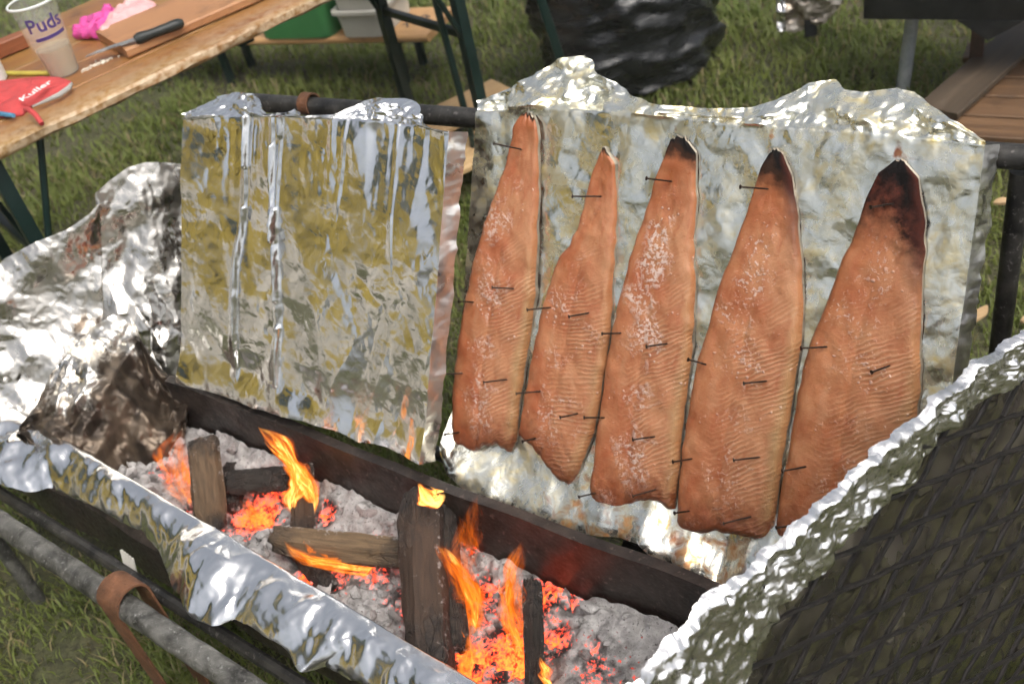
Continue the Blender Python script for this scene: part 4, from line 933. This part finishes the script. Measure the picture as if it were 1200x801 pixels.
# cutting board and knife
m_cb = mat_wood('cutting_board_wood', (.30, .13, .055), (.46, .24, .11), (.36, .17, .07), .5, (4, 60, 1))
c1, c2, c3 = atz(152, 70, TZ), atz(290, 10, TZ), atz(110, 50, TZ)
cx_ = nrm(c2 - c1); cy_ = np.cross(ZZ, cx_); wid = abs((c3 - c1) @ cy_); ln_ = .46
cb = plank('cutting_board', c1 + cx_ * ln_ / 2 + cy_ * wid / 2 + ZZ * .013, (cx_, cy_, ZZ), (ln_ / 2, wid / 2, .011), m_cb, None, .0, .004, 9)
tag(cb, 'thick brown wooden cutting board with a knife on it', 'cutting board')
ZK = TZ + .026
k0, k1, k2 = atz(100, 66, ZK - .006), atz(158, 47, ZK + .008), atz(215, 26, ZK + .008)
kd = nrm(k2 - k1); knife = empty('knife', (k0 + k2) / 2 - ZZ * .008, 'kitchen knife with black handle lying across the cutting board', 'knife')
hn = nrm(np.cross(ZZ, kd)); Lh = np.linalg.norm(k2 - k1); V = []; mb = MB()
pts = [k1 + kd * Lh * q for q in np.linspace(0, 1, 12)]; mb.tube(pts, [.009, .013, .0125, .011, .0105, .011, .0115, .0115, .012, .0125, .012, .007], 14).build('handle', mat_plain('black_rubber', (.010, .014, .013), .45, 0, .2), knife)
bd_ = nrm(k0 - k1); bl = np.linalg.norm(k0 - k1); V = []; F = []
for i in range(13):
    q = i / 12; p = k1 + bd_ * bl * q; wdt = .017 * (1 - q ** 4)
    V += [p - hn * .006 + ZZ * .001, p + hn * wdt, p - hn * .006 - ZZ * .001]
F = [(i * 3 + j, i * 3 + (j + 1) % 3, i * 3 + 3 + (j + 1) % 3, i * 3 + 3 + j) for i in range(12) for j in range(3)] + [(2, 1, 0), (36, 37, 38)]
obj('blade', V, F, mat_metal('knife_steel', (.35, .34, .32), (.5, .5, .48), .3, .9, 30), knife, smooth=False)

# gloves
def glove(label, pxs, fingers, mat, seed, zt=.02):
    r_ = empty('rubber_glove', atz(*np.mean(pxs, 0), TZ), label, 'glove', 'crumpled rubber gloves on the table')
    soft_sheet('palm', pxs, TZ, zt, mat, seed, r_, .012)
    for q, pth in enumerate(fingers):
        w_ = [atz(x_, y_, TZ + .012 + .006 * math.sin(q * 2 + i)) for i, (x_, y_) in enumerate(pth)]; nP = 9; t_ = np.linspace(0, 1, nP)
        ww = np.array(w_); d_ = np.linspace(0, 1, len(w_)); pts = [np.array([np.interp(a_, d_, ww[:, j]) for j in range(3)]) for a_ in t_]
        MB().tube(pts, [.013 + .002 * math.sin(i * 2.1 + q) - (.005 if i == nP - 1 else 0) for i in range(nP)], 12, jit=.12, seed=q + seed).build('finger', mat, r_)
m_pink = mat_plain('pink_rubber', (.62, .075, .30), .45, 0, .15, 40, .4); m_palepink = mat_plain('pale_pink_rubber', (.68, .38, .38), .5, 0, .15, 40, .4)
glove('bright pink rubber glove with curled fingers on the table', [(96, 38), (104, 26), (118, 20), (130, 12), (140, 14), (136, 26), (122, 38), (108, 44)],
      [[(112, 34), (98, 32), (86, 37)], [(112, 38), (98, 40), (88, 40)], [(118, 28), (104, 24), (96, 29)], [(126, 20), (124, 12), (131, 9)]], m_pink, 4)
glove('pale pink rubber glove turned inside out beside the bright pink one', [(120, 38), (130, 26), (144, 16), (160, 8), (178, 5), (185, 9), (184, 18), (168, 24), (148, 30), (132, 36)],
      [[(150, 24), (130, 30), (120, 39)], [(160, 14), (174, 8), (182, 10)], [(150, 27), (140, 31), (130, 38)]], m_palepink, 6, .028)
# crumbs of salt and scraps on the table
rg = np.random.RandomState(3); mb = MB()
for q in range(60):
    x_, y_ = rg.uniform(95, 330), 0; y_ = 100 - .44 * (x_ - 60) + rg.uniform(-16, 2); p = atz(x_, y_, TZ + .0015); r_ = rg.uniform(.0012, .0032)
    mb.box(p, [nrm(a_) for a_ in np.linalg.qr(rg.randn(3, 3))[0]], (r_, r_ * .7, r_ * .6), 0)
for q in range(18): mb.box(atz(96 + q * 1.9 + rg.uniform(-1, 1), 83 - q * .75 + rg.uniform(-1, 1), TZ + .0015), [nrm(a_) for a_ in np.linalg.qr(rg.randn(3, 3))[0]], (.004, .003, .0015), 0)
cr_ = mb.build('crumbs', mat_plain('crumb', (.62, .55, .45), .8), smooth=False); tag(cr_, 'pale crumbs and salt strewn along the table edge', 'crumbs', kind='stuff')

# ------------------------------------------------------------------ folded bench with crate and tubs
bz = .20
b1, b2, b3 = atz(300, 46, bz), atz(500, 42, bz), atz(548, 10, bz)
bu_ = nrm(b2 - b1); bv_ = np.cross(ZZ, bu_); bw = abs((b3 - b2) @ bv_) + .03; bl_ = 1.6
bench = empty('folded_bench', (b2 - bu_ * .5) * np.array([1, 1, 0]), 'folded wooden bench lying low on the grass under the green crate', 'bench')
m_bench = mat_wood('bench_wood', (.46, .25, .10), (.60, .36, .17), (.52, .30, .13), .5, (2, 45, 1))
seatp = plank('seat_plank', b2 - bu_ * (bl_ / 2) + bv_ * bw / 2 - ZZ * .0135, (bu_, bv_, ZZ), (bl_ / 2, bw / 2, .0135), m_bench, bench, 0, .009, 3)
for x_ in (.16, .95, 1.45):
    MB().box((b2 - bu_ * x_ + bv_ * bw / 2) * np.array([1, 1, 0]) + ZZ * .157, (bu_, bv_, ZZ), (.016, bw / 2 - .03, .015), .003).build('bearer', m_green_steel, bench)
    for v_ in (.05, bw - .05): MB().box((b2 - bu_ * x_ + bv_ * v_) * np.array([1, 1, 0]) + ZZ * .07, (bu_, bv_, ZZ), (.013, .013, .073), .003).build('folded_leg', m_green_steel, bench)
V, F = text_mesh('7273', .055); st0 = atz(483, 30, bz); sx_ = nrm(atz(512, 17, bz) - st0); sy_ = np.cross(ZZ, sx_)
obj('stamp', [st0 + sx_ * (v_[0] + .03) + sy_ * v_[1] + ZZ * .002 for v_ in V], F, mat_plain('stamp_ink', (.07, .06, .06), .8), seatp)
def tub(name, label, cat, c_, ax, hl_, hw_, z0, hgt, mat, flare=.9, rim=.012, group=None):
    r_ = empty(name, np.array([c_[0], c_[1], z0]), label, cat, group); V = []; F = []
    prof = [(flare, 0), (1, hgt - .02), (1, hgt)]
    n = 32
    def ring(sx, sy, z):
        o = []
        for j in range(n):
            th = 2 * math.pi * j / n; cx2, sy2 = math.cos(th), math.sin(th); e_ = .28
            o.append(np.array([c_[0], c_[1], z0 + z]) + ax[0] * np.sign(cx2) * abs(cx2) ** e_ * sx + ax[1] * np.sign(sy2) * abs(sy2) ** e_ * sy)
        return o
    rings = [ring(hl_ * flare, hw_ * flare, .001), ring(hl_, hw_, hgt), ring(hl_ - .004, hw_ - .004, hgt), ring(hl_ * flare - .004, hw_ * flare - .004, .006)]
    for q in rings: V += q
    for i in range(3):
        for j in range(n): F.append((i * n + j, i * n + (j + 1) % n, (i + 1) * n + (j + 1) % n, (i + 1) * n + j))
    F += [tuple(range(n - 1, -1, -1)), tuple(3 * n + j for j in range(n))]
    obj('body', V, F, mat, r_, sharp=40)
    V = []; F = []
    for sxx, z in ((0, hgt - .012), (rim, hgt - .010), (rim, hgt + .002), (-.004, hgt + .003)): V += ring(hl_ + sxx, hw_ + sxx, z)
    F = [(i * n + j, i * n + (j + 1) % n, (i + 1) * n + (j + 1) % n, (i + 1) * n + j) for i in range(3) for j in range(n)]
    obj('rim', V, F, mat, r_, sharp=40); return r_
gc0, gc1 = atz(310, 45, bz), atz(385, 47, bz); gw = np.linalg.norm(gc1 - gc0) + .03
tub('green_crate', 'green plastic crate on the folded bench behind the table', 'crate', (gc0 + gc1) / 2 + bv_ * .11, (bu_, bv_), gw / 2, .115, bz + .001, .22, mat_plain('green_plastic', (.050, .20, .065), .45, 0, .08), .95)
wc0, wc1 = atz(402, 46, bz), atz(442, 46, bz)
m_tub = mat_plain('tub_plastic', (.60, .58, .52), .45, 0, .07)
wc = (wc0 + wc1) / 2 + bv_ * .125 + bu_ * .01
tub('white_tub', 'white plastic tub on the bench next to the green crate', 'tub', wc, (bu_, bv_), .095, .125, bz + .001, .10, m_tub, .92, .012, 'stacked white tubs')
tub('white_tub', 'upper white tub stacked inside the tub on the bench', 'tub', wc + bu_ * .004, (bu_, bv_), .092, .122, bz + .07, .11, m_tub, .92, .012, 'stacked white tubs')

def vert_at(x, y, z0, dist):
    r = ray(x, y); k = dist / math.hypot(r[0], r[1]); return (CAM + r * k)
# ------------------------------------------------------------------ low slatted bench seen between the boards
pz = .13
q1, q2 = atz(495, 130, pz), atz(575, 92, pz); qd = nrm(q2 - q1); qn = np.array([qd[1], -qd[0], 0])
slat = empty('plank_platform', (q1 + q2) / 2 * np.array([1, 1, 0]) - qd * .15 + qn * .2, 'low platform of pale bare planks behind the foil boards', 'platform')
m_pine = mat_wood('bare_pine', (.38, .24, .11), (.50, .34, .17), (.42, .26, .12), .6, (2.2, 40, 1))
q3 = atz(602, 96, pz); wd1 = max(.16, (q3 - q2) @ qn * 1.9)
for i in range(2):
    plank('plank', q2 - qd * .45 + qn * (wd1 / 2 + i * (wd1 + .085)) - ZZ * .012, (qd, qn, ZZ), (.45 + .0 * i, wd1 / 2, .012), m_pine, slat, 0, .006, 20 + i)
for x in (.08, .45, .82): MB().box((q2 - qd * x + qn * (wd1 + .04)) * np.array([1, 1, 0]) + ZZ * .052, (qd, qn, ZZ), (.035, wd1 + .02, .0535), .004).build('bearer', m_board_wood, slat)

# ------------------------------------------------------------------ bin bag and its stand
bagc = np.array([.62, 3.34, 0])
nu, nv = 160, 120; th = np.linspace(0, 2 * math.pi, nu, endpoint=False); k = np.linspace(0, 1, nv)
prof_r = np.interp(k, [0, .02, .08, .2, .45, .7, .85, .95, 1], [.0, .20, .275, .30, .29, .27, .24, .20, .13])
zz = np.interp(k, [0, .02, .08, 1], [.003, .004, .02, .72])
TH, KK = np.meshgrid(th, k, indexing='ij')
def per(fn): return fn
cx2, sx2 = np.cos(TH), np.sin(TH)
rr = prof_r[None] * (1 + .10 * vnoise(cx2 * 1.4 + 5, sx2 * 1.4 + KK * 2, 4))
fold = facet(cx2 * 3.2 + KK * 2.2, sx2 * 3.2 + KK * 7.5, 15) * .05 + facet(cx2 * 3.0 - KK * 3, sx2 * 3.0 + KK * 16, 16) * .034 + facet(cx2 * 4 - KK * 4, sx2 * 4 + KK * 34, 18) * .011
fold *= smooth(0, .06, KK)
lean_ = .10 * KK
V = np.stack([bagc[0] + (rr + fold) * cx2 * 1.02 - .05 * KK, bagc[1] + (rr + fold) * sx2 * .85, zz[None] + .02 * vnoise(cx2 * 2, sx2 * 2, 3) * smooth(.05, .4, KK)], -1)
ii, jj = np.meshgrid(np.arange(nu), np.arange(nv - 1), indexing='ij'); a_ = ii * nv + jj; b_ = ((ii + 1) % nu) * nv + jj
g = G('bin_liner'); c = g.obj(); nzb = g.noise(g.map(c, scale=(18, 18, 60), rot=(.3, .5, 0)), 1.0, 4, .6, .6)
m_bag = g.pbr(Base_Color=(.012, .013, .014), Roughness=g.mr(nzb, .3, .7, .20, .36), Normal=g.bump(nzb, .22, .02), Specular_IOR_Level=.5)
tag(obj('bin_bag', V, np.stack([a_, b_, b_ + 1, a_ + 1], -1).reshape(-1, 4), m_bag, origin=bagc), 'full creased black plastic bin bag standing on the grass', 'bin bag')
bs = empty('bag_stand', (.40, 3.1, 0), 'dark green steel post in front of the black bin bag', 'stand')
for (xa, ya_, xb, yb_, dist) in ((634, 0, 656, 68, 3.06),):
    p, q = vert_at(xa, ya_, 0, dist), vert_at(xb, yb_, 0, dist); d = nrm(p - q); foot = q - d * (q[2] / d[2]); tp = q + d * ((.80 - q[2]) / d[2])
    MB().box((foot + tp) / 2, (XR, np.array([0, 1., 0]), d), (.014, .012, np.linalg.norm(tp - foot) / 2), .003).build('post', m_green_steel, bs)
    MB().tube([tp + np.array([.02 + .27 + .27 * math.cos(q_), .25 + .25 * math.sin(q_), -.01]) for q_ in np.linspace(math.pi, 3 * math.pi, 25)], .008, 8, cap=False).build('hoop', m_green_steel, bs)
    MB().box(foot + ZZ * .01 + np.array([.0, .0, 0]), (XR, np.array([0, 1., 0]), ZZ), (.05, .05, .006), .002).build('foot_plate', m_green_steel, bs)

# ------------------------------------------------------------------ second grill with pallet, top right
gp = atz(1057, 112, 0.0); rp = atz(1143, 80, 0.10)
grill = empty('background_grill', (gp + rp) / 2 * np.array([1, 1, 0]), 'second dark metal grill box on legs behind the pallet', 'grill')
gd = nrm((rp - gp) * np.array([1, 1, 0])); gd = nrm(np.array([gd[0], -.35, 0])); gq = np.array([-gd[1], gd[0], 0])
d1, d2 = atz(1012, 22, .30), atz(1200, 24, .30); gd = nrm(d2 - d1); gq = np.array([-gd[1], gd[0], 0])
cB = d1 + gd * .62 + gq * .17
for nm, off, hf in (('side_panel', gq * -.17, (.62, .004, .15)), ('side_panel', gq * .17, (.62, .004, .15))): MB().box(cB + off + ZZ * .15, (gd, gq, ZZ), hf, .002).build(nm, m_black, grill)
for off in (-.616, .616): MB().box(cB + gd * off + ZZ * .15, (gd, gq, ZZ), (.004, .166, .15), .002).build('end_panel', m_black, grill)
MB().box(cB + ZZ * .006, (gd, gq, ZZ), (.61, .165, .005), .001).build('floor_panel', m_black, grill)
V = [cB - gq * .176 + gd * x + ZZ * z for x, z in ((-.38, .0), (-.22, .0), (-.30, -.055))]; V += [v_ + gq * .012 for v_ in V]
obj('gusset', V, [(0, 1, 2), (5, 4, 3), (0, 3, 4, 1), (1, 4, 5, 2), (2, 5, 3, 0)], m_black, grill, smooth=False)
p, q = vert_at(1072, 0, 0, np.hypot(gp[0], gp[1])), gp; d = nrm(p - q)
MB().tube([gp, gp + d * .75], .019, 16).build('pipe_leg', m_galv, grill)
MB().box(np.array([rp[0], rp[1], .20]), (gd, gq, ZZ), (.018, .010, .20), .002).build('flat_leg', mat_metal('rust_dark', (.05, .03, .02), (.10, .055, .035), .6, .3, 20), grill)
for off in (1.15,): MB().box(cB + gd * .55 + gq * .16 + ZZ * -.15, (gd, gq, ZZ), (.018, .010, .15), .002).build('flat_leg', m_black, grill)
# foil wrapped plate hanging at the grill's corner
fpz = vert_at(950, 20, 0, 3.35)
fx = nrm(np.array([1, -.3, 0])); t = np.linspace(0, 1, 60); k = np.linspace(0, 1, 60)
nF = nrm((CAM - fpz) * np.array([1, 1, .0]))
pxs = poly([(921, 36), (930, 38), (948, 33), (966, 27), (982, 10), (990, -6)], t)[:, None] * (1 - k)[None, :, None] + poly([(918, -60), (1000, -60)], t)[:, None] * k[None, :, None]
S = px_on_plane(pxs, fpz, nF); u = S[..., 0]; v = S[..., 2]; S = S + nF * (crumple(u, v, 22, .05, 4) * .03)[..., None]
fh = empty('foil_plate', S.mean((0, 1)) * np.array([1, 1, 0]) + ZZ * S[..., 2].min(), 'sooty foil wrapped plate hanging beside the second grill', 'foil plate')
g = G('sooty_foil'); c = g.obj(); f_ = g.mr(g.noise(c, 12, 5, .7), .35, .6)
obj('foil_sheet', S, grid_faces(60, 60), g.pbr(Base_Color=g.mix(f_, (.18, .13, .09), (.6, .55, .48)), Metallic=.7, Roughness=.4, Normal=g.bump(g.vor(c, 60), .5, .006)), fh)
S2 = S[:1].repeat(8, 0) - XR * np.linspace(0, .03, 8)[:, None, None] - nF * .02 * np.linspace(0, 1, 8)[:, None, None]; S2 = S2 + (crumple(S2[..., 0] * 3, S2[..., 2], 25, .02, 3) * .02)[..., None] * nF
obj('bright_fold', S2, grid_faces(8, 60), m_foil_grate, fh)
MB().box(S[20, 0] + ZZ * .0, (XR, np.array([0, 1., 0]), ZZ), (.02, .006, .03), .002).build('clip', m_black, fh)
MB().tube([S[30, -1], S[30, -1] + np.array([0, .08, .1]), cB - gd * .6 + ZZ * .29], .007, 8).build('support_rod', m_black, fh)

# pallet
z_ = .11
c0, cR = atz(1085, 128, z_), atz(1200, 162, z_)
pd = nrm(atz(1200, 112, z_) - atz(1100, 108, z_)); pn = np.array([-pd[1], pd[0], 0])
pal = empty('wooden_pallet', atz(1190, 110, 0), 'weathered wet brown wooden pallet below the second grill', 'pallet')
m_pal = mat_wood('pallet_wood', (.085, .045, .022), (.20, .11, .052), (.13, .07, .035), .6, (2.2, 34, 1)); m_pal2 = mat_wood('pallet_wood_dark', (.05, .035, .022), (.12, .085, .055), None, .65, (2.2, 34, 1))
y0 = atz(1120, 158, z_)
for i in range(5):
    plank('plank', y0 + pd * (.47 + .03 * (i % 2)) + pn * (.05 + i * .108) - ZZ * .010, (pd, pn, ZZ), (.52, .049, .010), m_pal, pal, 0, .003, 40 + i)
for x in (.05, .5, .93): MB().box(y0 + pd * x + pn * .27 - ZZ * .062, (pd, pn, ZZ), (.04, .27, .0415), .004).build('bearer', m_pal2, pal)
e0_, e1_ = atz(1102, 128, z_ + .02), atz(1192, 48, z_ + .02); ed_ = nrm(e1_ - e0_); en_ = np.array([-ed_[1], ed_[0], 0])
plank('cross_plank', (e0_ + e1_) / 2 + ed_ * .08, (ed_, en_, ZZ), (np.linalg.norm(e1_ - e0_) / 2 + .10, .058, .009), m_pal2, pal, 0, .003, 51)

# wood chips on the grass
m_chip = mat_wood('chip_wood', (.40, .26, .13), (.52, .36, .20), None, .7)
for (xa, ya_, xb, yb_, lab) in ((1133, 378, 1157, 357, 'pale splinter of wood on the grass below the right board edge'), (1164, 237, 1194, 231, 'straw coloured wood splinter on the grass below the rail end'), (1196, 375, 1215, 372, 'short wood chip on the grass beside the frame post')):
    p, q = atz(xa, ya_, .04), atz(xb, yb_, .045); d = nrm(q - p); s_ = nrm(np.cross(ZZ, d)); V = []; F = []
    for i in range(7):
        t_ = i / 6; w_ = .012 * (1 - abs(2 * t_ - 1) ** 3) + .002; c_ = p + (q - p) * t_ + ZZ * .003 * math.sin(i)
        V += [c_ - s_ * w_, c_ + s_ * w_ * .8, c_ + s_ * w_ * .6 - ZZ * .005, c_ - s_ * w_ - ZZ * .006]
    F = [(i * 4 + j, i * 4 + (j + 1) % 4, i * 4 + 4 + (j + 1) % 4, i * 4 + 4 + j) for i in range(6) for j in range(4)] + [(3, 2, 1, 0), (24, 25, 26, 27)]
    tag(obj('wood_chip', V, F, m_chip, smooth=False, uv=[(v_[0], v_[1]) for v_ in V], attrs={'worn': [0] * len(V)}), lab, 'wood chip', 'wood chips on the grass')

# ------------------------------------------------------------------ unseen yellow marquee, added off to the side for the foil to mirror
tent = empty('reflection_marquee', (-6.0, 3.2, 0), 'unseen yellow canvas marquee added for its reflection in the foil', 'tent')
m_can = mat_plain('yellow_canvas', (.56, .41, .075), .8, 0, .12, 2, .3); m_skirt = mat_plain('cream_canvas', (.74, .68, .60), .8, 0, .12, 2, .3)  # cream lower canvas added to give the foil a pale reflection low down
for (ya, yb) in ((-.6, 1.3), (1.5, 3.6), (3.8, 5.4), (5.6, 7.4)):
    for nm, z0, z1, mt in (('skirt', .04, .95, m_skirt), ('wall_canvas', .97, 2.28, m_can)):
        nu, nv = 30, 14; uu, vv = np.meshgrid(np.linspace(ya, yb, nu), np.linspace(z0, z1, nv), indexing='ij')
        obj(nm, np.stack([-6.0 + .06 * np.sin(uu * 5) + .03 * np.sin(uu * 13 + vv), uu, vv], -1), grid_faces(nu, nv), mt, tent)
V = [(-5.8, -.7, 2.28), (-5.8, 7.5, 2.28), (-8, 7.5, 3.0), (-8, -.7, 3.0), (-10.2, 7.5, 2.28), (-10.2, -.7, 2.28)]
obj('roof_canvas', V, [(0, 1, 2, 3), (3, 2, 4, 5)], m_can, tent, smooth=False)
for y_ in (-.6, 3.7, 7.4):
    for x_ in (-6.1, -10.1): MB().tube([(x_, y_, 0), (x_, y_, 2.28)], .03, 8).build('pole', m_galv, tent)
# unseen hedge added behind the marquee so the foil mirrors dark green
rg = np.random.RandomState(5); n = 20000
c_ = np.stack([rg.uniform(-13.5, -11.5, n), rg.uniform(-2.5, 14, n), rg.uniform(.05, 7.2, n) + rg.rand(n) * 1.2], -1); Q = rg.randn(n, 3, 3) * .13
V = (c_[:, None] + Q).reshape(-1, 3)
tag(obj('hedge', V, np.arange(n * 3).reshape(-1, 3), mat_plain('hedge_leaf', (.035, .07, .018), .6, 0, .4, 3), origin=(-12.5, .5, 0)), 'unseen tall dark green hedge added for its reflection in the foil', 'hedge')


# ------------------------------------------------------------------ thin wood smoke hanging over the place
g = G('thin_smoke'); pv = g.n('VolumePrincipled', Color=(.86, .88, .85), Density=.006, Anisotropy=.2); g.t.links.new(pv, g.out.inputs[1])
MB().box((0, 2.5, 4.0), (XR, np.array([0, 1., 0]), ZZ), (41, 41, 5.1)).build('haze', g.m)['kind'] = 'stuff'
